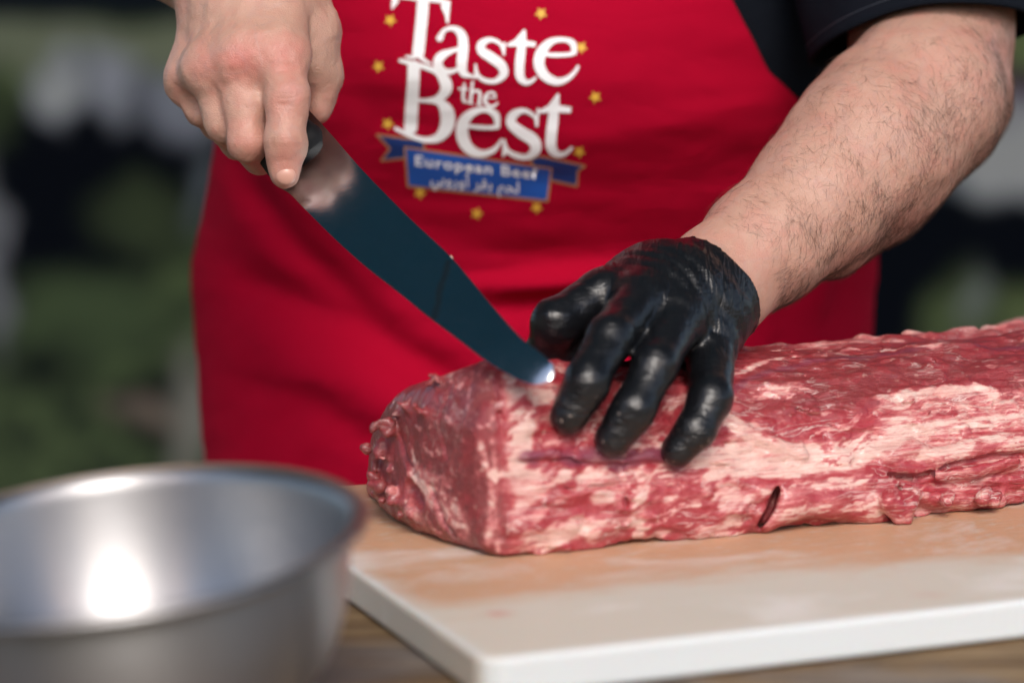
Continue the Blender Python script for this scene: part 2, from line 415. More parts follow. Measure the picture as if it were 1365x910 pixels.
# cutting board
UD = np.array([math.cos(R(22)), math.sin(R(22)), 0]); VD = np.array([-math.sin(R(22)), math.cos(R(22)), 0])
def board():
    A = PZ(644, 880, 0)
    L, W, T, r = .56, .295, .0152, .006
    m = M('white_polyethylene', Roughness=.6); o = m.obj()
    at = m.sep('stain_shade')
    n = m.noise(m.mapv(o, (1, 2.4, 1), (0, 0, R(-22))), 26, 7, .62, .8)
    n2 = m.noise(m.mapv(o, (1, 3, 1), (0, 0, R(-22))), 90, 5, .6)
    f = m.math('ADD', at[0], m.math('MULTIPLY', m.math('SUBTRACT', n, .5), 1.0))
    f = m.n('MapRange', {'Value': f, 'From Min': .12, 'From Max': .92}, interpolation_type='SMOOTHSTEP').outputs[0]
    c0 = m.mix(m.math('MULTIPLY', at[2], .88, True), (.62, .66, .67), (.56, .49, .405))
    c1 = m.mix(n2, (.60, .32, .17), (.47, .27, .165))
    c1 = m.mix(m.math('MULTIPLY', m.math('SUBTRACT', n2, .55, True), 5, True), c1, (.56, .48, .40))
    c = m.mix(m.math('MULTIPLY', f, .92), c0, c1)
    big = m.noise(m.mapv(o, (1, 2.0, 1), (0, 0, R(-22))), 11, 5, .6, .6)
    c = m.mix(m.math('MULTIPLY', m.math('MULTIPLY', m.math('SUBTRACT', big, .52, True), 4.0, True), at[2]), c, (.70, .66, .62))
    kn = m.noise(m.mapv(o, (14, 420, 1), (0, 0, R(-62))), 1, 3, .5, .4); kl = m.n('MapRange', {'Value': m.math('ABSOLUTE', m.math('SUBTRACT', kn, .5)), 'From Min': 0.0, 'From Max': .02, 'To Min': .35, 'To Max': 0.0}).outputs[0]
    c = m.mix(m.math('MULTIPLY', kl, f), c, (.36, .22, .14))
    c = m.mix(at[1], c, (.50, .10, .07))
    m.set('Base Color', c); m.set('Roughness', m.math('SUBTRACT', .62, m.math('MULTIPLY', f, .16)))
    sc = m.n('TexWave', {'Vector': m.mapv(o, (1, 1, 1), (0, 0, R(40))), 'Scale': 60, 'Distortion': 14, 'Detail': 3}).outputs['Fac']
    m.bump(m.math('ADD', m.math('MULTIPLY', sc, .3), n2), .25, .0006)
    m.b.inputs['Subsurface Weight'].default_value = .15; m.b.inputs['Subsurface Scale'].default_value = .006
    h = .0025
    # rounded slab from a fine grid for the top, rim rows folded down
    us = np.concatenate([[0] * 4, np.linspace(r * .5, L - r * .5, 190), [L] * 4]); vs = np.concatenate([[0] * 4, np.linspace(r * .5, W - r * .5, 120), [W] * 4])
    bm = bmesh.new()
    def ring(ins, z, rc=.011):
        rc = rc - ins; o_ = []
        for cx, cy, a0 in ((L - ins - rc, ins + rc, -90), (L - ins - rc, W - ins - rc, 0), (ins + rc, W - ins - rc, 90), (ins + rc, ins + rc, 180)):
            for a in range(0, 91, 9): o_.append(bm.verts.new((cx + rc * math.cos(R(a0 + a)), cy + rc * math.sin(R(a0 + a)), z)))
        return o_
    bv_r = .0022; rings = []
    for a in range(0, 91, 15): rings.append(ring(bv_r * (1 - math.sin(R(a))), -bv_r * (1 - math.cos(R(a)))))
    for a in range(0, 91, 15): rings.append(ring(bv_r * (1 - math.cos(R(a))), -T + bv_r * (1 - math.sin(R(a)))))
    bm.faces.new(rings[0]); bm.faces.new(rings[-1][::-1])
    for ra, rb in zip(rings[:-1], rings[1:]):
        for k in range(len(ra)): bm.faces.new((ra[k], rb[k], rb[(k + 1) % len(ra)], ra[(k + 1) % len(ra)]))
    bmesh.ops.recalc_face_normals(bm, faces=bm.faces[:])
    for k in range(1, 140):
        bmesh.ops.bisect_plane(bm, geom=bm.verts[:] + bm.edges[:] + bm.faces[:], plane_co=(L * k / 140, 0, 0), plane_no=(1, 0, 0)) if k % 1 == 0 else None
    for k in range(1, 84):
        bmesh.ops.bisect_plane(bm, geom=bm.verts[:] + bm.edges[:] + bm.faces[:], plane_co=(0, W * k / 84, 0), plane_no=(0, 1, 0))
    me = bpy.data.meshes.new('cutting_board'); bm.to_mesh(me); bm.free()
    co, no = co_no(me)
    top = (co[:, 2] > -.0004).astype(float)
    # stain on the top: a broad zone around the meat, fading to the worn pale rim
    vlim = .062 + .012 * np.sin(co[:, 0] * 14) + .02 * sstep(.2, .3, co[:, 0]) * 0
    st = sstep(-.030, .045, co[:, 1] - vlim * 1.0) * sstep(.0, .035, co[:, 0] + .012)
    spots = np.zeros(len(co))
    wm = np.stack([A + UD * a + VD * b for a, b in co[:, :2]]) if True else None
    for (px, py, rr, s) in ((665, 817, .0035, .75), (503, 797, .004, .35), (1240, 792, .005, .18)):
        q = PZ(px, py, 0); spots += s * np.exp(-(((wm - q) ** 2).sum(1)) / rr ** 2)
    near = sstep(.03, .0, np.abs(co[:, 1] - .09)) * 0
    w = sstep(.003, .0, co[:, 0]) * (co[:, 2] < -.0004) * 1.0 + top * sstep(.001, .006, np.minimum.reduce([co[:, 0], co[:, 1], L - co[:, 0], W - co[:, 1]]) + .001)  # left side face tinted brown as painted shade; top tinted cream
    set_attr(me, 'stain_shade', np.stack([st * top, spots * top, w], -1))
    me.materials.append(m.m)
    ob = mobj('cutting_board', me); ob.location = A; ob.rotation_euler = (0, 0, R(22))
    tag(ob, 'thick white plastic cutting board stained orange brown around the meat', 'cutting board')
    return ob
board_ob = board()

# ------------------------------------------------------------------ the meat
C0 = PZ(660, 746, 0); U = UD.copy() * 0 + np.array([.918, .396, 0]); VV = np.array([-.396, .918, 0])
sect0 = np.array([(0, 0), (-.002, .012), (.001, .03), (.003, .045), (.006, .062), (.016, .0785), (.035, .076), (.057, .067), (.078, .0605), (.096, .052), (.119, .038), (.138, .026), (.148, .012), (.145, 0)])
sect1 = np.array([(0, 0), (-.003, .012), (-.001, .026), (.005, .040), (.014, .052), (.027, .064), (.045, .0705), (.063, .0705), (.082, .066), (.1, .058), (.12, .045), (.14, .028), (.15, .012), (.147, 0)]) * [1, .925]
def sect_dist(vz, poly):
    n = len(poly); d = np.full(vz.shape[:-1], 9.0); ins = np.zeros(vz.shape[:-1], bool)
    for i in range(n):
        a, b = poly[i], poly[(i + 1) % n]; e = b - a
        t = np.clip(((vz - a) @ e) / (e @ e), 0, 1); d = np.minimum(d, np.linalg.norm(vz - a - t[..., None] * e, axis=-1))
        c = ((a[1] > vz[..., 1]) != (b[1] > vz[..., 1])) & (vz[..., 0] < (b[0] - a[0]) * (vz[..., 1] - a[1]) / (b[1] - a[1] + 1e-12) + a[0])
        ins ^= c
    return np.where(ins, -d, d)
def build_meat():
    h = .0011
    lo, hi = np.array([-.03, -.025, -.004]), np.array([.36, .17, .095])
    s = SDF(lo, hi, h)                      # local u, v, z
    ny, nz = s.n[1], s.n[2]
    vz = np.stack(np.meshgrid(lo[1] + h * np.arange(ny), lo[2] + h * np.arange(nz), indexing='ij'), -1)
    d0 = sect_dist(vz, sect0) - .0; d1 = sect_dist(vz, sect1)
    us = lo[0] + h * np.arange(s.n[0])
    t = sstep(.0, .13, us)[:, None, None]
    s.g = (d0[None] * (1 - t) + d1[None] * t).astype(np.float32)
    X = s.coords()
    u, v, z = X[..., 0], X[..., 1], X[..., 2]
    # end cut: bulges towards the viewer in the middle, leans a little
    uend = -.016 * np.sin(np.clip(v / .145, 0, 1) * math.pi) * (1 - .35 * z / .08) + .010 * sstep(.05, .08, z) * sstep(.1, .02, v) - .002
    dend = (uend - u) * .96
    kk = .012; g = s.g; hh = np.clip(.5 + .5 * (dend - g) / kk, 0, 1); s.g = (g + (dend - g) * hh + kk * hh * (1 - hh)).astype(np.float32)
    loc = lambda w: np.stack([(w - C0) @ U, (w - C0) @ VV, w[..., 2]], -1)
    def toloc(p): p = np.array(p); return np.array([(p - C0) @ U, (p - C0) @ VV, p[2]])
    # first mesh for unprojection
    v0, q0 = s.mesh(); W0 = C0 * [1, 1, 0] + v0[:, 0:1] * U + v0[:, 1:2] * VV + v0[:, 2:3] * [0, 0, 1]
    bv = BVHTree.FromPolygons(W0.tolist(), q0.tolist())
    def hit(px, py, lift=0):
        d = ray(px, py); r = bv.ray_cast(O, d.normalized())
        if r[0] is None: return None
        return np.array(r[0]) - np.array(d.normalized()) * lift
    def pts(lst, lift=0):
        o = [hit(a, b, lift) for a, b in lst]; return [toloc(p) for p in o if p is not None]
    # big soft relief, elongated along the muscle
    X2 = X / np.array([.034, .016, .016]); nb = fbm(X2, 3) - .5
    s.g += (nb * .0075 * sstep(-.004, .02, u)).astype(np.float32)
    wv = vnoise(X / .02) ; X3 = (X + .006 * np.stack([wv, wv * .7, wv * .4], -1)) / np.array([.012, .0042, .0042])
    rid = np.abs(vnoise(X3) - .5) * 2
    zone = sstep(.0, .03, u) * sstep(.066, .05, z)
    s.g += ((.35 - rid) * .0023 * zone).astype(np.float32)
    X4 = (X + .004 * np.stack([wv, wv * .5, wv * .8], -1)) @ np.array([[math.cos(.2), 0, math.sin(.2)], [0, 1, 0], [-math.sin(.2), 0, math.cos(.2)]]) / np.array([.009, .0028, .0020])
    s.g += ((fbm(X4, 2) - .5) * .0026 * sstep(.0, .02, u)).astype(np.float32)
    # vertical membrane wrinkles on the band right of the hand
    rr = vnoise(np.stack([u / .0038, v / .03, z / .03 + u * 20], -1)) - .5
    s.g += (rr * .0014 * sstep(.11, .14, u) * sstep(.06, .05, z) * sstep(.026, .034, z)).astype(np.float32)
    # end face: faint fibre steps + lumpy far edge
    f2 = fbm(np.stack([u / .02, v / .004 + z * 12, z / .03], -1), 3) - .5
    s.g += (f2 * .0016 * sstep(.012, -.004, u)).astype(np.float32)
    # grooves
    def groove(lst, r0, r1, k=.002, lift=0):
        p = pts(lst, lift); 
        for i in range(len(p) - 1): s.cone(p[i], p[i + 1], r0 + (r1 - r0) * i / len(p), r0 + (r1 - r0) * (i + 1) / len(p), k, 'sub')
    def ridge(lst, r0, r1, k=.003, lift=-.001):
        p = pts(lst, lift)
        for i in range(len(p) - 1): s.cone(p[i], p[i + 1], r0 + (r1 - r0) * i / len(p), r0 + (r1 - r0) * (i + 1) / len(p), k)
    ridge([(1010, 655), (1060, 648), (1110, 645), (1150, 640), (1190, 646), (1210, 655)], .0045, .005, .004)
    ridge([(1020, 690), (1050, 672), (1100, 668), (1150, 672), (1175, 690)], .006, .006, .006)
    ridge([(1210, 655), (1245, 662), (1290, 664), (1330, 668)], .0045, .0035, .003)
    ridge([(1180, 610), (1215, 598), (1245, 612), (1290, 600), (1340, 592), (1362, 590)], .004, .005, .003)
    ridge([(1200, 622), (1250, 632), (1300, 625), (1350, 612)], .0035, .004, .002)
    ridge([(700, 610), (735, 603), (765, 612), (800, 606), (830, 618), (865, 606), (905, 620)], .0022, .0016, .003)
    ridge([(1175, 520), (1230, 522), (1290, 512), (1330, 524)], .0018, .0015, .002)
    ridge([(940, 548), (985, 572), (1030, 590), (1070, 606)], .003, .002, .004)
    def slit(lst, r, depth):
        po, pi_ = pts(lst, .007), pts(lst, -depth)
        for i in range(len(po) - 1):
            for f in np.linspace(0, 1, 4, endpoint=False):
                k = (i + f) / (len(po) - 1); rr_ = r * (.45 + .9 * math.sin(math.pi * min(1, .15 + .8 * k)))
                s.cone(po[i] * (1 - f) + po[i + 1] * f, pi_[i] * (1 - f) + pi_[i + 1] * f, rr_, rr_ * .6, .0012, 'sub')
    slit([(1037, 650), (1032, 664), (1027, 678), (1019, 692), (1010, 704), (1001, 716)], .0014, .008)
    slit([(1198, 648), (1196, 660), (1193, 674), (1184, 690)], .0013, .005)
    slit([(1188, 634), (1215, 637), (1245, 628)], .0012, .005)
    groove([(822, 622), (832, 650), (835, 675)], .0014, .001, .001)
    groove([(1080, 658), (1130, 655), (1185, 662)], .0016, .0022, .0015)
    groove([(1195, 645), (1240, 648), (1290, 650), (1330, 652)], .0026, .0024, .0015)
    groove([(1185, 636), (1222, 640), (1262, 622), (1320, 610), (1362, 606)], .0022, .0018, .0015)
    groove([(1060, 545), (1100, 560), (1150, 590)], .0008, .0008, .001)
    groove([(1194, 660), (1196, 680), (1185, 695)], .0036, .0036, .001)
    groove([(690, 618), (760, 614), (800, 622), (870, 618), (930, 628)], .0014, .0012, .001)
    groove([(655, 505), (668, 560), (672, 640), (668, 720)], .0010, .0010, .001)
    groove([(575, 650), (590, 690), (612, 722)], .0015, .001, .001)
    groove([(600, 520), (585, 560), (596, 610)], .0008, .0008, .001)
    groove([(532, 580), (540, 610), (556, 640), (550, 670)], .0018, .0018, .001)
    groove([(545, 650), (552, 662), (560, 668)], .004, .003, .001)
    # hanging lump and loose flaps at the lower right, ragged crumbs at the far left edge
    for (px, py, r) in ((1184, 668, .0045), (1196, 674, .0042), (1204, 682, .0038), (1198, 690, .0034), (1212, 672, .004), (1207, 694, .003), (1190, 682, .003), (1310, 664, .0036), (1325, 668, .003), (1262, 668, .003)):
        q = hit(px, 655)
        if q is not None: s.chain([toloc(P(px, py, q[1] - .0085)), toloc(P(px + 5, py - 9, q[1] - .004))], [r, r * .8], .0018)
    for (px, py, r) in ((500, 598, .0055), (495, 620, .005), (494, 633, .0042), (505, 645, .006), (512, 572, .005), (520, 664, .005), (535, 676, .0045), (555, 548, .003),
                        (503, 612, .0035), (517, 560, .003), (530, 545, .0028), (575, 508, .0025), (500, 660, .004)):
        p = hit(px + 14, py)
        if p is not None:
            q = toloc(p); dx = toloc(P(px, py, p[1])); q = dx * .5 + q * .5; q[2] = max(q[2], r * .8)
            for _ in range(4):
                q2 = q + rng.normal(size=3) * r * .55; q2[2] = max(q2[2], .003); q3 = q2 + rng.normal(size=3) * .0016; s.chain([q2, q3], [r * rng.uniform(.3, .6), r * rng.uniform(.2, .45)], .0018)
    a1, a2, a3 = (toloc(P(503, 668, 1.25)), toloc(P(520, 688, 1.235)), toloc(P(545, 690, 1.23)))
    for a in (a1, a2, a3): a[2] = .004
    s.chain([a1, a2, a3], [.0048, .005, .003], .002)
    # pale trimmings along the back top edge
    for i in range(60):
        uu = .12 + .23 * i / 59; q = np.array([uu, .080 + .012 * rng.random(), .0585 + .0035 * rng.random() + .004 * max(0, (uu - .27) / .08)]); s.chain([q, q + np.array([.004 + .008 * rng.random(), 0, .003 * (rng.random() - .5)])], [.002 + .0026 * rng.random(), .0015 + .003 * rng.random()], .003)
    s.ell((.360, .120, .050), (.050, .03, .012), .004)
    # floor contact
    s.g = np.maximum(s.g, -z + .0002).astype(np.float32)
    fine = fbm(X / .0035, 2) - .5
    s.g += (fine * .0007).astype(np.float32)
    s.g[-1] = np.maximum(s.g[-1], .001); s.g[-2] = np.maximum(s.g[-2], .0003)
    v1, q1 = s.mesh()
    me = blender_mesh('beef_loin', v1, q1, None, 1)
    co, no = co_no(me); L = co.copy()
    Wc = C0 * [1, 1, 0] + co[:, 0:1] * U + co[:, 1:2] * VV + co[:, 2:3] * [0, 0, 1]
    me.vertices.foreach_set('co', Wc.astype(np.float32).ravel()); me.update()
    if ((Wc - Wc.mean(0)) * co_no(me)[1]).sum() < 0: me.flip_normals()
    # ---- masks
    u, v, z = L.T
    isend = sstep(.003, -.003, u - (-.016 * np.sin(np.clip(v / .145, 0, 1) * math.pi) + .010 * sstep(.05, .08, z) * sstep(.1, .02, v)) - .005)
    W1 = (L + .010 * np.stack([fbm(L / .018, 3) - .5, fbm(L / .018 + 31, 3) - .5, fbm(L / .018 + 77, 3) - .5], -1))
    def tilt(Lc, a): c, s_ = math.cos(a), math.sin(a); return np.stack([Lc[:, 0] * c + Lc[:, 2] * s_, Lc[:, 1], -Lc[:, 0] * s_ + Lc[:, 2] * c], -1)
    m1 = fbm(tilt(W1, R(24)) / np.array([.013, .008, .0042]), 4)
    m2 = fbm(tilt(W1, R(8)) / np.array([.028, .010, .0024]), 4)
    m3 = fbm(W1 / .006, 3)
    fat = np.zeros(len(L))
    low = sstep(.056, .040, z) * sstep(.0, .012, u)
    left = sstep(.17, .10, u); right = 1 - left
    topl = sstep(.045, .055, z)
    fat += low * left * (sstep(.38, .62, m1) * .72 + .16)
    fat += low * right * (sstep(.40, .62, m2) * .55 + .14) * sstep(.046, .034, z)
    fat += (1 - isend) * topl * left * sstep(.50, .64, m1) * .75
    fat += isend * (.06 + .25 * sstep(.60, .72, fbm(np.stack([u / .01, v / .008, z / .03], -1), 3)))
    def stroke(lst, r, amt, soft=.6, wob=.35):
        nonlocal fat
        p = pts0(lst)
        if len(p) < 2: return
        d = seg_dist(L + (m3[:, None] - .5) * .004, p) * (1 + wob * (m2 - .5) * 4)
        fat = fat + amt * (.45 + .75 * sstep(.36, .60, m2)) * sstep(r * (1 + soft), r * (1 - soft), d)
    # unproject on the final surface
    bvf = BVHTree.FromPolygons(Wc.tolist(), q1.tolist())
    def hitf(px, py):
        d = ray(px, py); r = bvf.ray_cast(O, d.normalized()); return None if r[0] is None else np.array(r[0])
    def pts0(lst):
        return [toloc(p) for p in (hitf(a, b) for a, b in lst) if p is not None]
    # fat seams seen on the real loin
    stroke([(640, 495), (655, 560), (660, 640), (664, 735)], .0012, .55)
    stroke([(692, 560), (697, 585), (692, 606)], .0060, .95, .5); stroke([(680, 505), (700, 530), (730, 540)], .003, .4)
    stroke([(700, 520), (745, 535), (780, 560)], .004, .5)
    stroke([(935, 530), (965, 555), (1000, 580), (1040, 598), (1088, 606)], .0030, 1.15, .5); stroke([(975, 600), (1030, 604), (1080, 608)], .003, .8)
    stroke([(920, 600), (960, 610), (1040, 616), (1090, 620)], .003, .5); stroke([(970, 555), (1010, 570)], .0016, .6)
    stroke([(860, 640), (950, 620), (1030, 630), (1110, 620), (1190, 590)], .0045, .55)
    stroke([(1010, 525), (1040, 520), (1070, 516)], .0035, .75)
    stroke([(1175, 527), (1220, 523), (1270, 520), (1300, 515), (1326, 526)], .0026, 1.1)
    stroke([(1180, 548), (1240, 540), (1300, 540), (1365, 532)], .0060, .75, .6, 1.0)
    stroke([(1200, 570), (1260, 566), (1320, 560), (1365, 556)], .0045, .7, .6, 1.0)
    stroke([(1120, 600), (1180, 580), (1230, 575)], .004, .55)
    stroke([(1235, 610), (1260, 602), (1280, 598)], .004, .9); stroke([(1300, 592), (1340, 588), (1365, 590)], .004, 1.0)
    stroke([(1225, 655), (1270, 660), (1310, 655)], .003, .9); stroke([(1030, 660), (1100, 648), (1150, 650)], .0024, .6)
    stroke([(1050, 690), (1110, 676), (1160, 682)], .003, .5)
    stroke([(1166, 668), (1172, 680)], .0036, 1.2, .3)
    stroke([(975, 500), (1010, 487), (1060, 476), (1140, 466), (1240, 460), (1365, 455)], .0018, .75)
    stroke([(1000, 470), (1100, 460), (1200, 455)], .0045, .6)
    stroke([(1010, 655), (1100, 645), (1200, 650)], .0015, .5)
    stroke([(850, 640), (850, 690), (858, 720)], .004, .6); stroke([(700, 730), (780, 700), (860, 700)], .003, .6)
    stroke([(545, 585), (560, 640), (590, 700), (612, 728)], .0016, .7); stroke([(556, 640), (590, 660), (612, 700)], .0075, .75, .6)
    stroke([(640, 590), (652, 640), (656, 690), (648, 725)], .0018, .7); stroke([(600, 545), (640, 600)], .001, .25)
    stroke([(632, 492), (626, 520), (622, 545)], .0012, .5)
    stroke([(510, 605), (520, 650), (560, 690), (600, 720)], .003, .6)
    back = sstep(.075, .088, v) * sstep(.05, .1, u) * sstep(.05, .06, z); fat = fat + back * .85
    fat = np.clip(fat, 0, 1.15)
    # dark lean, purple edge
    dark = sstep(.10, .16, u) * sstep(.042, .052, z) * .7 + isend * .85
    dark *= (1 - .35 * (m1 > .5))
    d = seg_dist(L, pts0([(700, 610), (735, 603), (765, 612), (800, 606), (830, 618), (865, 606), (905, 612)]))
    purple = sstep(.0050, .0010, d + (m3 - .5) * .006) * .9; fat = fat - .6 * purple; fat = np.clip(fat, 0, 1.15)
    d = seg_dist(L, pts0([(975, 520), (1000, 505), (1080, 480), (1200, 468), (1365, 462)])); purple = np.maximum(purple, sstep(.003, .0008, d) * .6)
    gap = sstep(.0055, .002, seg_dist(L, pts0([(1031, 658), (1022, 685), (1008, 706)])))
    fat *= (1 - gap * .8); dark = np.clip(dark + gap * .6, 0, 1)  # colour along the slit darkened to stand in for shade in the cleft
    set_attr(me, 'mk', np.stack([fat, dark, np.clip(purple, 0, 1)], -1))
    me.materials.append(meat_mat())
    ob = mobj('beef_loin', me)
    tag(ob, 'long raw marbled beef loin lying on the white cutting board', 'meat')
    return me, bvf, hitf
def meat_mat():
    m = M('raw_beef', Roughness=.35); o = m.obj(); at = m.sep('mk')
    al = m.mapv(o, (1, 1, 1), (0, 0, R(-23.4)))
    n1 = m.noise(m.mapv(al, (60, 200, 260)), 1, 5, .65, 1.0)
    n2 = m.noise(al, 420, 5, .62); n3 = m.noise(m.mapv(al, (160, 420, 700)), 1, 4, .6, 1.4); n4 = m.noise(al, 45, 3)
    e = m.math('ADD', at[0], m.math('MULTIPLY', m.math('SUBTRACT', n1, .5), .70))
    e = m.math('ADD', e, m.math('MULTIPLY', m.math('SUBTRACT', n3, .5), .70))
    fs = m.noise(m.mapv(al, (16, 240, 560), (0, R(9), 0)), 1, 3, .55, .9)
    e = m.math('ADD', e, m.math('MULTIPLY', m.math('MULTIPLY', m.math('SUBTRACT', fs, .52), 1.7), m.math('MULTIPLY', at[0], m.math('SUBTRACT', 1.0, at[1], True), True)))
    f = m.n('MapRange', {'Value': e, 'From Min': .20, 'From Max': 1.14}).outputs[0]
    lean = m.mix(n4, (.40, .026, .042), (.29, .018, .028))
    lean = m.mix(m.math('MULTIPLY', m.math('SUBTRACT', n2, .45, True), 2.6, True), lean, (.46, .080, .085))
    darkc = m.mix(n1, (.115, .012, .016), (.23, .048, .044))
    lean = m.mix(at[1], lean, darkc)
    pink = m.mix(n3, (.50, .090, .105), (.62, .22, .205))
    fatc = m.mix(n3, (.70, .38, .33), (.82, .66, .58))
    fatc = m.mix(m.math('MULTIPLY', m.math('SUBTRACT', n4, .42, True), 2.5, True), fatc, (.68, .34, .29))
    f1 = m.n('MapRange', {'Value': f, 'From Min': .02, 'From Max': .58}, interpolation_type='SMOOTHSTEP').outputs[0]
    f2 = m.n('MapRange', {'Value': f, 'From Min': .34, 'From Max': .98}, interpolation_type='SMOOTHSTEP').outputs[0]
    c = m.mix(f2, m.mix(f1, lean, pink), fatc)
    # fibre streaks and thin silverskin lines that follow the muscle
    fb = m.noise(m.mapv(al, (50, 300, 900)), 1, 3, .6, 1.0)
    c = m.mix(m.math('MULTIPLY', m.math('SUBTRACT', fb, .50, True), 2.2, True), c, (.30, .035, .042))
    sk = m.noise(m.mapv(al, (26, 110, 170)), 1, 3, .55, 1.6)
    ln = m.n('MapRange', {'Value': m.math('ABSOLUTE', m.math('SUBTRACT', sk, .5)), 'From Min': .004, 'From Max': .026, 'To Min': 1.0, 'To Max': 0.0}).outputs[0]
    gate = m.math('MULTIPLY', m.math('SUBTRACT', n4, .46, True), 5.0, True)
    ln = m.math('MULTIPLY', m.math('MULTIPLY', ln, gate), m.math('SUBTRACT', .80, m.math('MULTIPLY', at[1], .66)))
    c = m.mix(ln, c, (.82, .66, .60))
    # fine white specks of marbling
    sp = m.noise(al, 260, 2, .4); c = m.mix(m.math('MULTIPLY', m.math('SUBTRACT', sp, .66, True), 5.0, True), c, (.62, .36, .30))
    c = m.mix(m.math('MULTIPLY', at[2], .75), c, (.15, .035, .075))
    m.set('Base Color', c)
    m.b.inputs['Subsurface Weight'].default_value = .18; m.b.inputs['Subsurface Radius'].default_value = (1, .3, .2); m.b.inputs['Subsurface Scale'].default_value = .003
    m.bump(m.math('ADD', m.math('ADD', n1, m.math('MULTIPLY', n2, .7)), m.math('ADD', m.math('MULTIPLY', n3, 1.0), m.math('MULTIPLY', ln, .5))), .6, .0014)
    m.set('Roughness', m.math('ADD', m.math('MULTIPLY', n2, .35), .24))
    m.b.inputs['Coat Weight'].default_value = .5; m.b.inputs['Coat Roughness'].default_value = .15
    return m.m
meat_me, meat_bvh, meat_hit = build_meat()

# ------------------------------------------------------------------ the man
person = empty('person', (.02, 1.56, -.95))
tag(person, 'man in red apron and black shirt holding a knife, left hand in black glove', 'person')

# torso profile: front surface distance to the lens as a function of height
TCX, TCY, TA = .012, 1.575, .183
zk = np.array([-.40, -.20, -.08, -.02, .02, .05, .075, .10, .13, .16, .185, .21, .24, .32, .45])
yk = np.array([1.435, 1.428, 1.424, 1.430, 1.440, 1.450, 1.450, 1.438, 1.418, 1.402, 1.397, 1.403, 1.416, 1.44, 1.46])
def front(z): return np.interp(z, zk, yk)
def smooth_front(z):
    return sum(wt * front(z + d) for wt, d in ((.1, -.02), (.2, -.01), (.4, 0), (.2, .01), (.1, .02)))
def folds(x, z):
    """cloth folds: ridges/valleys along lines across the apron"""
    q = np.zeros_like(x)
    def ln(x0, z0, x1, z1, wd, amp, bend=0):
        dx, dz = x1 - x0, z1 - z0; L = math.hypot(dx, dz); t = ((x - x0) * dx + (z - z0) * dz) / L; s = (-(x - x0) * dz + (z - z0) * dx) / L
        s = s + bend * np.sin(np.clip(t / L, 0, 1) * math.pi)
        return amp * np.exp(-(s / wd) ** 2) * sstep(-.03, .03, t) * sstep(L + .04, L - .03, t)
    def pp(px, py): a = P(px, py, 1.42); return a[0], a[2]
    def lp(p0, p1, wd, amp, bend=0): return ln(*pp(*p0), *pp(*p1), wd, amp, bend)
    q += lp((280, 215), (470, 420), .010, .0085, .006); q += lp((290, 300), (400, 380), .016, -.0060)
    q += lp((300, 400), (640, 545), .011, .0090, -.006); q += lp((300, 470), (640, 620), .018, -.0070, -.006)
    q += lp((420, 560), (560, 640), .010, .004); q += lp((640, 392), (850, 376), .006, -.0085); q += lp((620, 425), (840, 410), .006, .0055); q += lp((900, 380), (1080, 330), .008, .003)
    q += lp((660, 350), (920, 330), .009, .0025); q += lp((760, 250), (1060, 215), .010, .0028, .004); q += lp((700, 190), (1000, 150), .010, -.0022)
    q += lp((780, 60), (1020, 90), .012, .0022); q += lp((450, 130), (620, 190), .010, .0018); q += lp((470, 60), (500, 260), .014, .002)
    q += lp((1120, 360), (1110, 460), .007, -.004); q += lp((1075, 380), (1060, 460), .006, .003)
    q += (fbm(np.stack([x / .05, z / .02, x * 0], -1), 3) - .5) * .0040
    w_ = (fbm(np.stack([(x + z) / .07, (z - x) / .018, x * 0 + 3], -1), 3) - .5); q += w_ * .0034 * sstep(.10, .04, z)
    w_ = (fbm(np.stack([x / .09 + z * 4, z / .009, x * 0 + 7], -1), 2) - .5); q += w_ * .0016 * np.exp(-((z - .075) / .03) ** 2)
    return q
def torso_pt(th, z, off=0.0, fold=True):
    a = TA + .006 * np.sin(z * 9); b = TCY - smooth_front(z)
    a = a - .016 * sstep(.05, .13, z) * (np.sin(th) < 0)
    x = TCX + (a + off) * np.sin(th); y = TCY - (b + off) * np.cos(th)
    y = np.where(np.cos(th) < 0, TCY - (.12 + off) * np.cos(th), y)
    if fold:
        f = folds(x, z); y = y + f * np.clip(np.cos(th), 0, 1); x = x - f * np.sin(th) * .5
    return x, y, z + 0 * th
def apron():
    nz, nx = 420, 460
    z = np.linspace(-.42, .34, nz)[:, None]; t = np.linspace(-1, 1, nx)[None, :]
    pyz = z   # edge angle as a function of height
    right = np.interp(z, [-.42, .065, .10, .13, .158, .1775, .2136, .26, .34], [R(83), R(81), R(72), R(58), R(45), R(37), R(30), R(25), R(20)])
    left = np.interp(z, [-.42, .10, .14, .175, .21, .34], [R(80), R(80), R(76), R(64), R(50), R(30)])
    th = np.where(t > 0, t * right, t * left); Z = z + 0 * t
    x, y, zz = torso_pt(th, Z, .006)
    # thickened hem along the edges
    me = grid_mesh('apron', (x, y, zz), mat_apron, nx, nz)
    bv = bvh_of(me)
    ob = mobj('apron', me, person); sol = ob.modifiers.new('t', 'SOLIDIFY'); sol.thickness = .0012; sol.offset = -1
    return ob, bv
apron_ob, apron_bvh = apron()
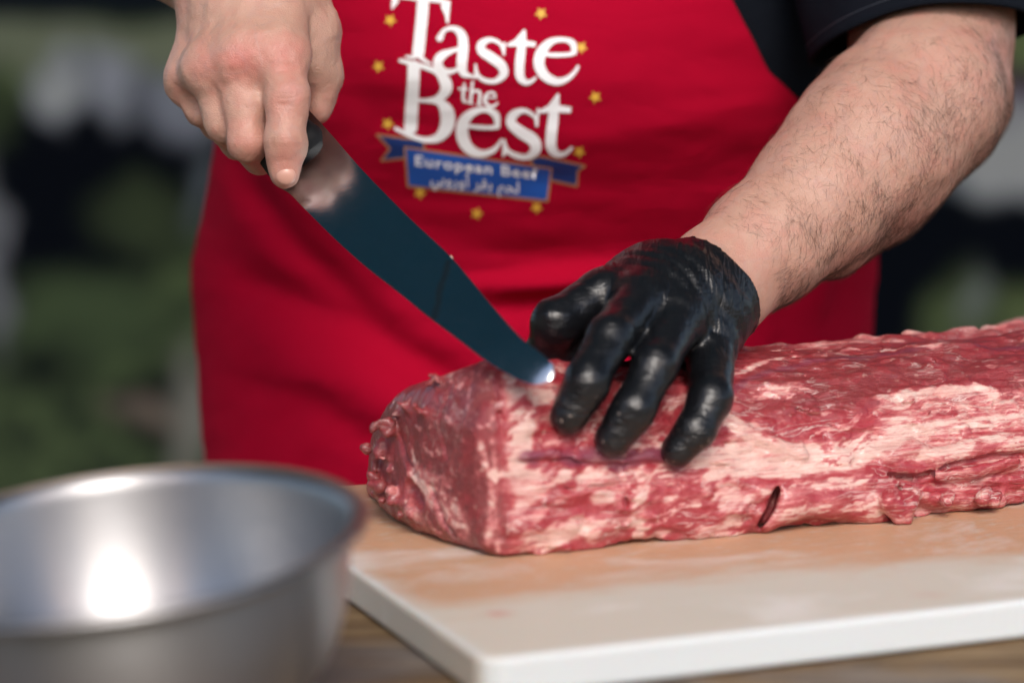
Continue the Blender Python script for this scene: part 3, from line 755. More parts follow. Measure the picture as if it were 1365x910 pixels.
# hem rolls along the apron's edge
def shirt():
    nz, nx = 160, 220
    z = np.linspace(-.1, .56, nz)[:, None]; th = np.linspace(-math.pi, math.pi, nx, endpoint=False)[None, :]
    k = 1 - .35 * sstep(.44, .58, z)
    x, y, zz = torso_pt(th + 0 * z, z + 0 * th, -.004, False)
    y = y + .006 * np.clip(np.cos(th + 0 * z), 0, 1) * sstep(1.0, .6, np.abs(th + 0 * z))
    x = TCX + (x - TCX) * k; y = TCY + (y - TCY) * k
    n = fbm(np.stack([x / .05, zz / .03, y / .05], -1), 3) - .5
    x = x + n * .004 * np.sin(th); y = y - n * .004 * np.cos(th)
    return mobj('shirt', grid_mesh('shirt', (x, y, zz), mat_shirt, nx, nz, True), person)
shirt_ob = shirt()
def trousers():
    nz, nx = 60, 100
    z = np.linspace(-.5, -.09, nz)[:, None]; th = np.linspace(-math.pi, math.pi, nx, endpoint=False)[None, :]
    x, y, zz = torso_pt(th + 0 * z, z + 0 * th, -.006, False)
    y = y + .008 * np.clip(np.cos(th + 0 * z), 0, 1)
    me = grid_mesh('trousers', (x, y, zz), mat_denim, nx, nz, True)
    bm = bmesh.new(); bm.from_mesh(me)
    for sx in (-1, 1):
        r = bmesh.ops.create_cone(bm, cap_ends=True, segments=32, radius1=.06, radius2=.088, depth=.46)
        bmesh.ops.translate(bm, verts=r['verts'], vec=(TCX + sx * .09, TCY, -.715))
    bm.to_mesh(me); return mobj('trousers', me, person)
trousers()
def footwear():
    for sx in (-1, 1):
        bm = bmesh.new(); bmesh.ops.create_uvsphere(bm, u_segments=20, v_segments=12, radius=1)
        for v in bm.verts: v.co = (TCX + sx * .09 + v.co.x * .05, TCY - .06 + v.co.y * .14, -.945 + max(0, v.co.z) * .07)
        me = bpy.data.meshes.new('shoe'); bm.to_mesh(me); me.materials.append(mat_shirt); mobj('shoe', me, person)
footwear()

# ---- arms and hands
def arm_left():
    s = SDF((.03, 1.14, .02), (.33, 1.60, .40), .0019)
    wr = P(900, 405, 1.225); w2 = P(952, 383, 1.248); f1 = P(1022, 322, 1.272); f2 = P(1092, 262, 1.295); f3 = P(1160, 205, 1.318); el = P(1225, 150, 1.34); el2 = P(1236, 118, 1.358)
    fl = ((-.5, .3, .8), 1.0)
    s.chain([wr, w2, f1, f2, f3, el], [.0225, .0228, .0258, .0314, .0356, .0364], .012)
    s.chain([P(1120, 200, 1.318), P(1170, 140, 1.34)], [.022, .026], .02)
    s.chain([P(1278, 165, 1.372), P(1286, 145, 1.378)], [.0185, .020], .02)     # elbow point
    s.chain([P(1110, 325, 1.305), P(1168, 268, 1.33), P(1215, 212, 1.35)], [.015, .018, .019], .012)
    s.chain([el2, P(1240, 40, 1.395), P(1240, -100, 1.425), P(1225, -330, 1.47)], [.0365, .036, .040, .050], .015)
    s.chain([P(1276, 120, 1.378), P(1270, 20, 1.40), P(1268, -100, 1.42)], [.019, .019, .024], .02)
    X = s.coords(); s.g += ((fbm(X / .03, 3) - .5) * .004).astype(np.float32)
    # tendons / wrist creases
    return s
def skin_tone(me, spots, pale=()):
    co, _ = co_no(me); r = np.zeros(len(co)); p = np.zeros(len(co))
    for q, rad, a in spots: r += a * np.exp(-((co - q) ** 2).sum(1) / rad ** 2)
    for a_, b_, wd, am in pale: p = np.maximum(p, am * sstep(wd, wd * .3, seg_dist(co, [a_, b_])))  # joint creases painted darker, standing in for the shade in them
    r += .6 * (fbm(co / .012, 4) - .50) + .5 * (fbm(co / .004, 2) - .5)
    set_attr(me, 'tone', np.stack([np.clip(r, 0, 1), np.clip(p, 0, 1), r * 0], -1))

def knife_hand():
    s = SDF((-.23, 1.21, .13), (-.065, 1.40, .27), .0011)
    K = .004
    wr = P(318, -50, 1.318); 
    mcp = [P(372, 88, 1.262), P(322, 86, 1.266), P(280, 96, 1.276), P(252, 108, 1.292)]
    cmc = [P(372, -10, 1.300), P(345, -20, 1.300), P(318, -18, 1.305), P(296, -8, 1.312)]
    rr = [.0112, .0112, .0104, .0092]
    for i in range(4):
        s.chain([wr, cmc[i], mcp[i]], [.024, .0165, rr[i]], .012)
    s.chain([wr, P(330, 10, 1.30)], [.025, .020], .014)
    # palm mass
    s.chain([P(340, 20, 1.305), P(325, 80, 1.296)], [.024, .018], .012)
    # index, straight along the handle
    s.chain([mcp[0], P(384, 132, 1.249), P(381, 190, 1.243), P(379, 231, 1.243)], [.0106, .0093, .0086, .0072], K)
    # middle, ring and little finger curled round the handle
    s.chain([mcp[1], P(331, 188, 1.256), P(346, 207, 1.280), P(366, 190, 1.300)], [.0108, .0092, .0086, .0078], K)
    s.chain([mcp[2], P(300, 166, 1.268), P(318, 188, 1.292), P(345, 180, 1.312)], [.0102, .0086, .008, .0072], K)
    s.chain([mcp[3], P(272, 146, 1.288), P(292, 168, 1.308), P(322, 165, 1.322)], [.0090, .0076, .0072, .0068], K)
    # knuckle caps
    for q, r in ((P(372, 70, 1.266), .0100), (P(320, 72, 1.265), .0092), (P(276, 86, 1.273), .0084), (P(250, 100, 1.290), .0075)):
        s.chain([q], [r], .012)
    # thumb side of the hand
    s.chain([P(372, -10, 1.315), P(406, 48, 1.302), P(427, 100, 1.300), P(424, 146, 1.296)], [.022, .0155, .0088, .0072], .008)
    s.chain([P(385, 30, 1.300), P(405, 78, 1.294)], [.015, .012], .008)
    # forearm
    s.chain([wr, P(240, -85, 1.335), P(60, -140, 1.38)], [.0255, .027, .034], .016)
    X = s.coords(); s.g += ((fbm(X / .011, 3) - .5) * .0026).astype(np.float32)
    # creases over the joints
    for c, w in (((384, 128), 1), ((382, 134), 1), ((383, 140), 1), ((381, 186), .8), ((381, 192), .8)):
        a = P(c[0] - 18, c[1] - 2, 1.243); b = P(c[0], c[1], 1.2385); d = P(c[0] + 17, c[1] - 1, 1.243)
        
    # nail bed recess
    return s
def body():
    allv, allf = [], []; off = 0
    for s in (arm_left(), knife_hand()):
        v, q = s.mesh(); allv.append(v); allf.append(q + off); off += len(v)
    # coarse trunk, shoulders, upper arms and neck under the clothes
    s = SDF((-.45, 1.38, -.5), (.45, 1.76, .72), .009)
    s.g[:] = .1
    s.chain([np.array([TCX, TCY, -.45]), np.array([TCX, TCY, .12]), np.array([TCX, TCY, .44])], [.10, .10, .09], .04)
    for sx in (-1, 1):
        s.chain([np.array([TCX + sx * .05, TCY, -.40]), np.array([TCX + sx * .065, TCY, .10]), np.array([TCX + sx * .10, TCY, .44])], [.085, .085, .06], .04)
    s.chain([np.array([TCX - .15, TCY, .50]), np.array([TCX + .17, TCY, .50])], [.06, .06], .05)
    s.chain([np.array([TCX, TCY, .48]), np.array([TCX, TCY - .01, .62])], [.06, .055], .04)
    s.chain([np.array([TCX + .17, TCY - .01, .50]), P(1225, -330, 1.47)], [.055, .045], .03)
    s.chain([np.array([TCX - .17, TCY - .01, .50]), np.array([-.30, 1.50, .36]), P(60, -140, 1.38)], [.055, .04, .032], .03)
    v, q = s.mesh(); allv.append(v); allf.append(q + off)
    return np.concatenate(allv), np.concatenate(allf)
bv_, bq_ = body()
body_me = blender_mesh('body', bv_, bq_, mat_skin, 2)
skin_tone(body_me, [(P(375, 75, 1.252), .011, .75), (P(322, 78, 1.255), .010, .85), (P(276, 88, 1.263), .010, .6), (P(249, 100, 1.285), .010, .5), (P(384, 134, 1.24), .009, .75),
                    (P(381, 190, 1.235), .008, .35), (P(379, 228, 1.235), .010, .55), (P(333, 190, 1.25), .012, .35), (P(430, 150, 1.29), .012, .4),
                    (P(1318, 150, 1.36), .03, .35), (P(940, 340, 1.25), .03, .25), (P(1200, 120, 1.30), .05, .15), (P(1300, 50, 1.37), .04, .2)],
          [(P(x - 17, y + b, yy), P(x + 16, y - b * .5, yy), .0022, .55) for x, y, b, yy in ((384, 124, 1, 1.2385), (384, 131, 0, 1.238), (383, 139, -1, 1.238), (381, 186, 1, 1.235), (381, 193, -1, 1.235), (378, 84, 2, 1.250), (326, 90, 2, 1.254))])
body_ob = mobj('body', body_me, person)
body_bvh = bvh_of(body_me)
# fingernail of the index finger
def nail():
    c = P(380, 236, 1.2345); bm = bmesh.new(); bmesh.ops.create_uvsphere(bm, u_segments=24, v_segments=14, radius=1)
    for v in bm.verts:
        v.co = (c[0] + v.co.x * .0044, c[1] + .0031 + v.co.y * .0022, c[2] + .0002 + v.co.z * .0042)
    me = bpy.data.meshes.new('fingernail'); bm.to_mesh(me); me.materials.append(mat_nail)
    me.polygons.foreach_set('use_smooth', [True] * len(me.polygons)); mobj('fingernail', me, person)
nail()

# sleeve round the upper left arm
def sleeve():
    c0, c1, c2 = P(1229, 42, 1.398), P(1228, -120, 1.43), P(1190, -330, 1.50)
    n, mth = 60, 120
    ax = (c1 - c0); ax /= np.linalg.norm(ax)
    th = np.linspace(0, 2 * math.pi, mth, endpoint=False)
    rows = []
    ex, ey = np.array([1, 0, 0.]), np.array([0, 1, 0.])
    for i in range(n):
        t = i / (n - 1); c = c0 + (c2 - c0) * t
        a = .0535 + .026 * t; b = .058 + .02 * t
        wr_ = (.0020 * np.sin(th * 4 + t * 9) + .0012 * np.sin(th * 7 - t * 14)) * (.4 + t)
        hemz = (-.017 * np.sin(th) + .002 * np.cos(th) - .012 * np.clip(-np.cos(th), 0, 1) ** 2) * (1 - t)
        lip = .0012 * math.exp(-(t / .03) ** 2) + .0010 * (t > .055) * 0
        p = c[None] + np.outer(np.cos(th) * (a + lip + wr_), ex) + np.outer(np.sin(th) * (b + lip + wr_), ey) + np.outer(hemz, [0, 0, 1])
        rows.append(p)
    A = np.stack(rows)
    me = grid_mesh('sleeve', (A[..., 0], A[..., 1], A[..., 2]), mat_shirt, mth, n, True)
    ob = mobj('sleeve', me, shirt_ob); ob.matrix_parent_inverse = Matrix.Identity(4)
    ob.matrix_parent_inverse = Matrix.Translation(-Vector(person.location)) @ Matrix.Identity(4) if False else shirt_ob.matrix_world.inverted()
    sol = ob.modifiers.new('t', 'SOLIDIFY'); sol.thickness = .0016; sol.offset = -1
    # stitch line
    r = A[2] * .55 + A[3] * .45; bm = bmesh.new()
    cen = r.mean(0)
    for i in range(0, mth * 2):
        f = i / 2; a0 = r[int(f) % mth] * (1 - f % 1) + r[(int(f) + 1) % mth] * (f % 1); g = f + .32; a1 = r[int(g) % mth] * (1 - g % 1) + r[(int(g) + 1) % mth] * (g % 1)
        o1 = (a0 - cen); o1 /= np.linalg.norm(o1); o1 = o1 * .0006
        ps = [a0 + o1 - ax * .0002, a1 + o1 - ax * .0002, a1 + o1 + ax * .0003, a0 + o1 + ax * .0003]
        bm.faces.new([bm.verts.new(p) for p in ps])
    me = bpy.data.meshes.new('stitching'); bm.to_mesh(me); me.materials.append(M('grey_thread', Base_Color=(.05, .055, .07, 1)).m)
    st = mobj('stitching', me); st.parent = shirt_ob; st.matrix_parent_inverse = Matrix.Translation(-Vector(person.location))
    ob.matrix_parent_inverse = Matrix.Translation(-Vector(person.location))
    return ob
for o__ in (shirt_ob,): pass
# children of shirt keep world coordinates: shirt sits at world origin through its parent inverse
def child_of(o, par):
    o.parent = par; o.matrix_parent_inverse = Matrix.Identity(4)
sl_ob = sleeve()
for ch in list(shirt_ob.children): child_of(ch, shirt_ob)

# arm hair
def hair():
    co, no = co_no(body_me); fcs = np.empty(len(body_me.polygons) * 4, int)
    body_me.polygons.foreach_get('vertices', fcs); fcs = fcs.reshape(-1, 4)
    fc = co[fcs].mean(1)
    w2 = P(970, 368, 1.255); el = P(1236, 118, 1.352); ax = el - w2; Ln = np.linalg.norm(ax); ax /= Ln
    t = (fc - w2) @ ax / Ln
    nrm = np.cross(co[fcs[:, 2]] - co[fcs[:, 0]], co[fcs[:, 3]] - co[fcs[:, 1]]); nrm /= np.linalg.norm(nrm, axis=1)[:, None] + 1e-9
    if (nrm * no[fcs[:, 0]]).sum() < 0: nrm = -nrm
    ok = (t > .04) & (t < 1.35) & (fc[:, 0] > .06) & (nrm[:, 1] < .35)
    # denser on the outer lower side
    up = nrm @ np.array([-.6, 0, .8])
    wgt = ok * (np.clip(.55 - .5 * up, .12, 1.0)) * np.clip(1.25 - .6 * t, .15, 1) * (.45 + .9 * (fbm(fc / .016, 2) > .47))
    N = 21000; idx = rng.choice(len(fc), N, p=wgt / wgt.sum())
    n = nrm[idx]; p = fc[idx] + rng.normal(size=(N, 3)) * .0006
    unit = lambda a: a / (np.linalg.norm(a, axis=1)[:, None] + 1e-9)
    side = unit(np.cross(n, ax)); flow = (fbm(fc[idx] / .025, 2) - .5) * 2.4
    ang = (rng.normal(size=N) * .45 + .9 + flow)[:, None]
    d = -ax * np.cos(ang) - side * np.sin(ang); d = unit(d - n * (d * n).sum(1)[:, None])
    Lh = rng.uniform(.003, .0115, (N, 1)); curl = rng.normal(size=(N, 1)) * .7; w = rng.uniform(.000028, .000055, (N, 1))
    cur = p - n * .0004; dd = unit(d + n * rng.uniform(.10, .35, (N, 1))); K = 6; pts = []
    for k in range(K):
        pts.append(cur); dd = unit(dd + np.cross(n, dd) * curl * .22 - n * .09); cur = cur + dd * Lh / (K - 1)
    pts = np.stack(pts, 1); V = np.empty((N, K, 3, 3))
    for k in range(K):
        t_ = unit(np.cross(n, pts[:, min(k + 1, K - 1)] - pts[:, max(k - 1, 0)])); ww = w * (1 - .8 * k / (K - 1)); q = pts[:, k]
        V[:, k, 0] = q + t_ * ww; V[:, k, 1] = q - t_ * ww * .5 + n * ww; V[:, k, 2] = q - t_ * ww * .5 - n * ww
    V = V.reshape(-1, 3); base = np.arange(N)[:, None, None] * K * 3 + np.arange(K - 1)[None, :, None] * 3; jj = np.arange(3)[None, None, :]
    Fq = np.stack([base + jj, base + (jj + 1) % 3, base + 3 + (jj + 1) % 3, base + 3 + jj], -1).reshape(-1, 4)
    m = M('dark_hair', Base_Color=(.075, .042, .027, 1), Roughness=.5).m
    ob = mobj('arm_hair', blender_mesh('arm_hair', V, Fq, m, 0), person); ob['kind'] = 'stuff'
hair()

# ---- glove on the left hand
def glove():
    s = SDF((.0, 1.10, .02), (.125, 1.29, .14), .0010)
    wr = P(948, 386, 1.246)
    mcp = [P(806, 392, 1.212), P(856, 398, 1.202), P(905, 425, 1.200), P(948, 468, 1.208)]
    cm = [P(862, 378, 1.232), P(890, 378, 1.226), P(920, 392, 1.222), P(950, 418, 1.226)]
    rr = [.0118, .0122, .0118, .0112]
    for i in range(4): s.chain([wr, cm[i], mcp[i]], [.0200, .0155, rr[i]], .010)
    s.chain([P(895, 425, 1.232), P(925, 455, 1.236)], [.018, .018], .010)
    def tip(px, py, r):
        h = meat_hit(px, py)
        d = np.array(ray(px, py)); d /= np.linalg.norm(d)
        return (P(px, py, 1.18) if h is None else h) - d * r * .80
    K = .0032
    t0 = P(722, 494, 1.212); t1 = tip(759, 553, .0082); t2 = tip(817, 584, .0080); t3 = tip(904, 600, .0076)
    s.chain([mcp[0], P(741, 430, 1.196), P(730, 470, 1.205), t0], [.0112, .0104, .0090, .0082], K)
    s.chain([mcp[1], P(813, 450, 1.168), P(783, 508, (t1[1] + 1.150) / 2), t1], [.0114, .0098, .0092, .0082], K)
    s.chain([mcp[2], P(873, 486, 1.166), P(845, 545, (t2[1] + 1.152) / 2), t2], [.0110, .0095, .0090, .0080], K)
    s.chain([mcp[3], P(948, 530, 1.174), P(926, 574, (t3[1] + 1.166) / 2), t3], [.0108, .0090, .0083, .0075], K)
    s.chain([P(850, 425, 1.222), P(775, 462, 1.212), P(752, 488, 1.208)], [.013, .0105, .009], .006)
    s.chain([P(835, 425, 1.215), P(806, 468, 1.208)], [.010, .009], .004)
    # thumb tucked behind, under the palm
    s.chain([P(900, 400, 1.245), P(840, 430, 1.243), P(800, 455, 1.235)], [.014, .011, .009], .006)
    # sleeve of the glove over the wrist
    w2 = P(952, 383, 1.248); f1 = P(1022, 322, 1.272); ax = f1 - w2; ax /= np.linalg.norm(ax)
    cuff = w2 - ax * .0145
    s.chain([P(925, 394, 1.236), w2 + ax * .025], [.0228, .0262], .006)
    X = s.coords()
    # wrist wrinkles run round the arm
    t = (X - cuff) @ ax
    wv = fbm(np.stack([t / .0042 + (fbm(X / .03, 2) - .5) * 4, (X @ np.array([.5, .2, .6])) / .07, X[..., 1] / .07], -1), 2) - .5
    near = sstep(-.045, -.012, t)
    s.g += (wv * .0019 * near).astype(np.float32)
    # dorsal stretch folds
    w3 = fbm(X / .012, 2) - .5; s.g += (w3 * .0012).astype(np.float32)
    w4 = np.abs(fbm(X @ np.array([[.8, .3, .1], [-.3, .9, 0], [-.2, 0, .9]]) / np.array([.012, .012, .0045]), 2) - .5); s.g += ((.12 - w4) * .0014 * sstep(-.035, -.055, t)).astype(np.float32)
    end = t - .012 - .004 * (fbm(X / .018, 2) - .5)
    s.g = np.maximum(s.g, end).astype(np.float32)
    # rolled rim
    e1 = np.cross(ax, [0, 0, 1]); e1 /= np.linalg.norm(e1); e2 = np.cross(ax, e1)
    cc = cuff + ax * .0105
    ring = [cc + (e1 * math.cos(a) + e2 * math.sin(a)) * (.0250 + .0006 * math.sin(3 * a)) + ax * .0012 * math.sin(2 * a + 1) for a in np.linspace(0, 2 * math.pi, 49)]
    s.chain(ring, [.0015] * 49, .0010)
    # hollow where the arm goes in
    s.cone(cuff + ax * .004, cuff + ax * .05, .0222, .0262, .0008, 'sub')
    v, q = s.mesh(); me = blender_mesh('glove', v, q, mat_glove, 3)
    co, _ = co_no(me); tt = (co - cuff) @ ax
    tips = np.min([np.linalg.norm(co - x, axis=1) for x in (t0, t1, t2, t3)], axis=0)
    set_attr(me, 'crease', np.stack([.15 + .85 * sstep(-.06, -.01, tt), sstep(.024, .010, tips), tt * 0], -1))
    ob = mobj('glove', me, person); ob['label'] = 'black nitrile glove on the left hand pressing the meat'
    return me
glove_me = glove()

# ------------------------------------------------------------------ knife
def knife():
    ty = 1.17
    for hx, hy in ((664, 491), (676, 498), (688, 504), (702, 509), (716, 508)):     # the tip rests on the meat's top, just in front of its ridge
        tq = meat_hit(hx, hy)
        if tq is not None: ty = min(ty, 1.243 + (tq[1] - .0030 - 1.243) * 352 / (hx - 383))
    print('TIP', ty)
    Eh, Sh, Tp = P(383, 262, 1.243), P(430, 166, 1.2695), P(735, 494, ty)
    n = np.cross(Tp - Eh, Sh - Eh); n /= np.linalg.norm(n)
    if n[1] > 0: n = -n
    def on(px, py):
        d = np.array(ray(px, py)); o = np.array(O); t = ((Eh - o) @ n) / (d @ n); return o + d * t
    spine = [(412, 148), (443, 182), (485, 230), (548, 294), (604, 347), (652, 404), (694, 451), (725, 476), (739, 490)]
    edge = [(738, 499), (728, 507), (708, 510), (686, 502), (648, 480), (610, 451), (569, 420), (527, 386), (485, 353), (443, 315), (402, 274), (386, 258), (372, 250)]
    def dense(l, n):
        l = np.array(l, float); t = np.linspace(0, len(l) - 1, n); out = []
        for x in t:
            i = min(int(x), len(l) - 2); f = x - i; p0, p1, p2, p3 = l[max(i - 1, 0)], l[i], l[i + 1], l[min(i + 2, len(l) - 1)]
            out.append(.5 * (2 * p1 + (p2 - p0) * f + (2 * p0 - 5 * p1 + 4 * p2 - p3) * f * f + (3 * p1 - p0 - 3 * p2 + p3) * f ** 3))
        return out
    N = 90
    sp = [on(*p) for p in dense(spine, N)]; ed = [on(*p) for p in dense(edge[::-1], N)]
    rows = 9; V = []; Fc = []
    for side in (1, -1):
        for i in range(N):
            for j in range(rows):
                t = j / (rows - 1); p = sp[i] * (1 - t) + ed[i] * t
                th = (.00105 * (1 - .35 * i / N)) * (1 - t ** 1.6) + .00008
                tw = .0022 * (i / N) ** 1.0 * (t - .5)
                V.append(p + n * side * th - n * tw)
    for k, side in enumerate((1, -1)):
        b = k * N * rows
        for i in range(N - 1):
            for j in range(rows - 1):
                q = (b + i * rows + j, b + (i + 1) * rows + j, b + (i + 1) * rows + j + 1, b + i * rows + j + 1)
                Fc.append(q if side > 0 else q[::-1])
    b = N * rows
    for i in range(N - 1):
        Fc.append((i * rows, b + i * rows, b + (i + 1) * rows, (i + 1) * rows)); e = rows - 1
        Fc.append((i * rows + e, (i + 1) * rows + e, b + (i + 1) * rows + e, b + i * rows + e))
    for i in (0, N - 1):
        for j in range(rows - 1): Fc.append((i * rows + j, i * rows + j + 1, b + i * rows + j + 1, b + i * rows + j))
    m = M('polished_steel', Metallic=1.0); o = m.obj()
    along = (Tp - Eh); along /= np.linalg.norm(along)
    ang = math.atan2(along[2], along[0])
    st = m.mapv(o, (30, 900, 900), (0, ang, 0))
    br = m.noise(st, 1, 3); sm = m.noise(o, 55, 4, .6); 
    m.set('Base Color', m.mix(sm, (.64, .67, .70), (.52, .55, .58)))
    # a dried smear across the blade
    a_ = on(598, 352); b_ = on(578, 425)
    dcr = m.n('VectorMath', {0: o, 1: tuple(a_)}, operation='SUBTRACT').outputs[0]
    wv = np.cross(b_ - a_, n); wv /= np.linalg.norm(wv); lv = (b_ - a_); Ls = np.linalg.norm(lv); lv /= Ls
    d1 = m.math('ABSOLUTE', m.math('ADD', m.n('VectorMath', {0: dcr, 1: tuple(wv)}, operation='DOT_PRODUCT').outputs['Value'], m.math('MULTIPLY', m.math('SUBTRACT', m.noise(o, 120, 3), .5), .003)))
    l1 = m.n('VectorMath', {0: dcr, 1: tuple(lv)}, operation='DOT_PRODUCT').outputs['Value']
    mask = m.math('MULTIPLY', m.n('MapRange', {'Value': d1, 'From Min': .0004, 'From Max': .0026, 'To Min': 1.0, 'To Max': 0.0}).outputs[0], m.math('MULTIPLY', m.math('GREATER_THAN', l1, -.001), m.math('LESS_THAN', l1, float(Ls))))
    m.set('Roughness', m.math('ADD', m.math('ADD', .11, m.math('MULTIPLY', br, .11)), m.math('MULTIPLY', mask, .06)))
    m.set('Base Color', m.mix(m.math('MULTIPLY', mask, .62), m.mix(sm, (.64, .67, .70), (.52, .55, .58)), (.10, .09, .09)))
    m.bump(br, .06, .0004)
    root = empty('kitchen_knife', tuple((Eh + Sh) / 2))
    bl = mesh_from('blade', V, Fc, m.m); bm = bmesh.new(); bm.from_mesh(bl); bmesh.ops.recalc_face_normals(bm, faces=bm.faces[:]); bm.to_mesh(bl)
    bl.set_sharp_from_angle(angle=R(35)); mobj('blade', bl, root)
    # handle: rounded black grip going back into the fist, with a steel bolster
    hb = on(398, 208); bk = (on(398, 208) - on(540, 350)); bk /= np.linalg.norm(bk); up = np.cross(bk, n)
    def slab(name, l0, l1, w0, w1, tk, mat, r=.45):
        bm = bmesh.new(); rings = []
        for i in range(14):
            t = i / 13; c = hb + bk * (l0 + (l1 - l0) * t); wd = w0 + (w1 - w0) * t - .0012 * math.sin(t * math.pi * 2); ends = min(1, .75 + 6 * min(t, 1 - t))
            rr = []
            for a in np.linspace(0, 2 * math.pi, 28, endpoint=False):
                ca, sa = math.cos(a), math.sin(a); e = r
                rr.append(bm.verts.new(c + up * (wd * ends * np.sign(ca) * abs(ca) ** e) + n * (tk * ends * np.sign(sa) * abs(sa) ** e)))
            rings.append(rr)
        for a, b in zip(rings[:-1], rings[1:]):
            for i in range(28): bm.faces.new((a[i], a[(i + 1) % 28], b[(i + 1) % 28], b[i]))
        bm.faces.new(rings[0]); bm.faces.new(rings[-1][::-1]); bmesh.ops.recalc_face_normals(bm, faces=bm.faces[:])
        me = bpy.data.meshes.new(name); bm.to_mesh(me); me.materials.append(mat); me.polygons.foreach_set('use_smooth', [True] * len(me.polygons))
        return mobj(name, me, root)
    hm = M('black_handle', Base_Color=(.008, .008, .009, 1), Roughness=.6, Specular_IOR_Level=.2).m
    slab('handle', -.002, .078, .0165, .0125, .0085, hm, .7)
    bits = M('beef_fat', Base_Color=(.70, .52, .42, 1), Roughness=.4).m
    tag(root, 'long chef knife with a dark reflecting blade held over the meat', 'knife')
    p = on(601, 344)
    v = [p + np.array(x) * .0011 for x in ((1, 0, 0), (-1, .2, .3), (0, 1, 0), (.3, -1, -.2), (0, .1, 1.2), (.1, 0, -1))]
    f = [(0, 2, 4), (2, 1, 4), (1, 3, 4), (3, 0, 4), (2, 0, 5), (1, 2, 5), (3, 1, 5), (0, 3, 5)]
    q = mobj('fat_scrap', mesh_from('fat_scrap', v, f, bits)); tag(q, 'tiny pale scrap of fat stuck to the knife spine', 'scrap')
knife()

# ------------------------------------------------------------------ steel bowl
def bowl():
    m = M('brushed_steel', Metallic=1.0, Base_Color=(.40, .40, .41, 1), Roughness=.24); o = m.obj()
    n = m.noise(m.mapv(o, (40, 40, 900)), 1, 3); m.set('Roughness', m.math('ADD', .34, m.math('MULTIPLY', n, .14)))
    m.b.inputs['Anisotropic'].default_value = .8; m.b.inputs['Anisotropic Rotation'].default_value = .25; tg = m.n('Tangent', direction_type='RADIAL', axis='Z'); m.set('Tangent', tg.outputs[0])
    m.bump(n, .05, .0005)
    c = P(152, 718, .945); root_loc = c.copy()
    Rr = .0835; Hh = .062
    prof = []
    for i in range(34):       # inside from the centre up
        a = (i / 33) ** 1.35; ang = a * math.pi / 2 * .93
        r = .0005 + (Rr - .004) * math.sin(ang) ** .42; z = -Hh + (Hh - .002) * ((1 - math.cos(ang)) / (1 - math.cos(math.pi / 2 * .93))) ** 1.15; prof.append((r, z))
    prof += [(Rr - .002, -.0006), (Rr + .0012, .0008), (Rr + .0030, .0008), (Rr + .0042, -.0004), (Rr + .0036, -.0018), (Rr + .0014, -.0020), (Rr - .001, -.0022)]
    for i in range(33, -1, -1):
        a = (i / 33) ** 1.35; ang = a * math.pi / 2 * .93
        r = (Rr - .004) * math.sin(ang) ** .42 + .0009; z = -Hh + (Hh - .002) * ((1 - math.cos(ang)) / (1 - math.cos(math.pi / 2 * .93))) ** 1.15 - .0009 - .0003; prof.append((max(r, .0005), z))
    ns = 160; V = []; Fc = []
    for (r, z) in prof:
        for k in range(ns): a = 2 * math.pi * k / ns; V.append((r * math.cos(a), r * math.sin(a), z))
    for i in range(len(prof) - 1):
        for k in range(ns): Fc.append((i * ns + k, i * ns + (k + 1) % ns, (i + 1) * ns + (k + 1) % ns, (i + 1) * ns + k))
    me = mesh_from('steel_bowl', V, Fc, m.m)
    ob = mobj('steel_bowl', me); ob.location = c; ob.rotation_euler = (R(4.0), R(-5.5), 0)
    tag(ob, 'blurred stainless steel mixing bowl in front of the cutting board', 'bowl')
bowl()

# ------------------------------------------------------------------ print on the apron
def on_apron(px, py, lift=.0009):
    d = ray(px, py).normalized(); r = apron_bvh.ray_cast(O, d)
    return None if r[0] is None else r[0] - d * lift
def field_mesh(fn, x0, x1, y0, y1, h):
    """region fn<0 over a 2D grid, contoured cell by cell"""
    xs = np.arange(x0, x1 + h, h); ys = np.arange(y0, y1 + h, h); X, Y = np.meshgrid(xs, ys); G = fn(X, Y)
    V = {}; out = []; Fc = []
    def vid(k, x, y):
        if k not in V: V[k] = len(out); out.append((x, y))
        return V[k]
    for j in range(len(ys) - 1):
        row = G[j:j + 2]
        if row.min() >= 0: continue
        for i in range(len(xs) - 1):
            c = [(i, j), (i + 1, j), (i + 1, j + 1), (i, j + 1)]; g = [G[b, a] for a, b in c]
            if min(g) >= 0: continue
            f = []
            for k in range(4):
                a, b = c[k], c[(k + 1) % 4]; ga, gb = g[k], g[(k + 1) % 4]
                if ga < 0: f.append(vid(('v', a), xs[a[0]], ys[a[1]]))
                if (ga < 0) != (gb < 0):
                    t = ga / (ga - gb); key = ('e',) + tuple(sorted((a, b)))
                    f.append(vid(key, xs[a[0]] + (xs[b[0]] - xs[a[0]]) * t, ys[a[1]] + (ys[b[1]] - ys[a[1]]) * t))
            f = list(dict.fromkeys(f))
            if len(f) >= 3: Fc.append(f)
    return out, Fc
def cat(p, n=10):
    p = np.array(p, float); o = []
    for i in range(len(p) - 1):
        p0, p1, p2, p3 = p[max(i - 1, 0)], p[i], p[i + 1], p[min(i + 2, len(p) - 1)]
        for f in np.linspace(0, 1, n, endpoint=False): o.append(.5 * (2 * p1 + (p2 - p0) * f + (2 * p0 - 5 * p1 + 4 * p2 - p3) * f * f + (3 * p1 - p0 - 3 * p2 + p3) * f ** 3))
    o.append(p[-1]); return np.array(o)
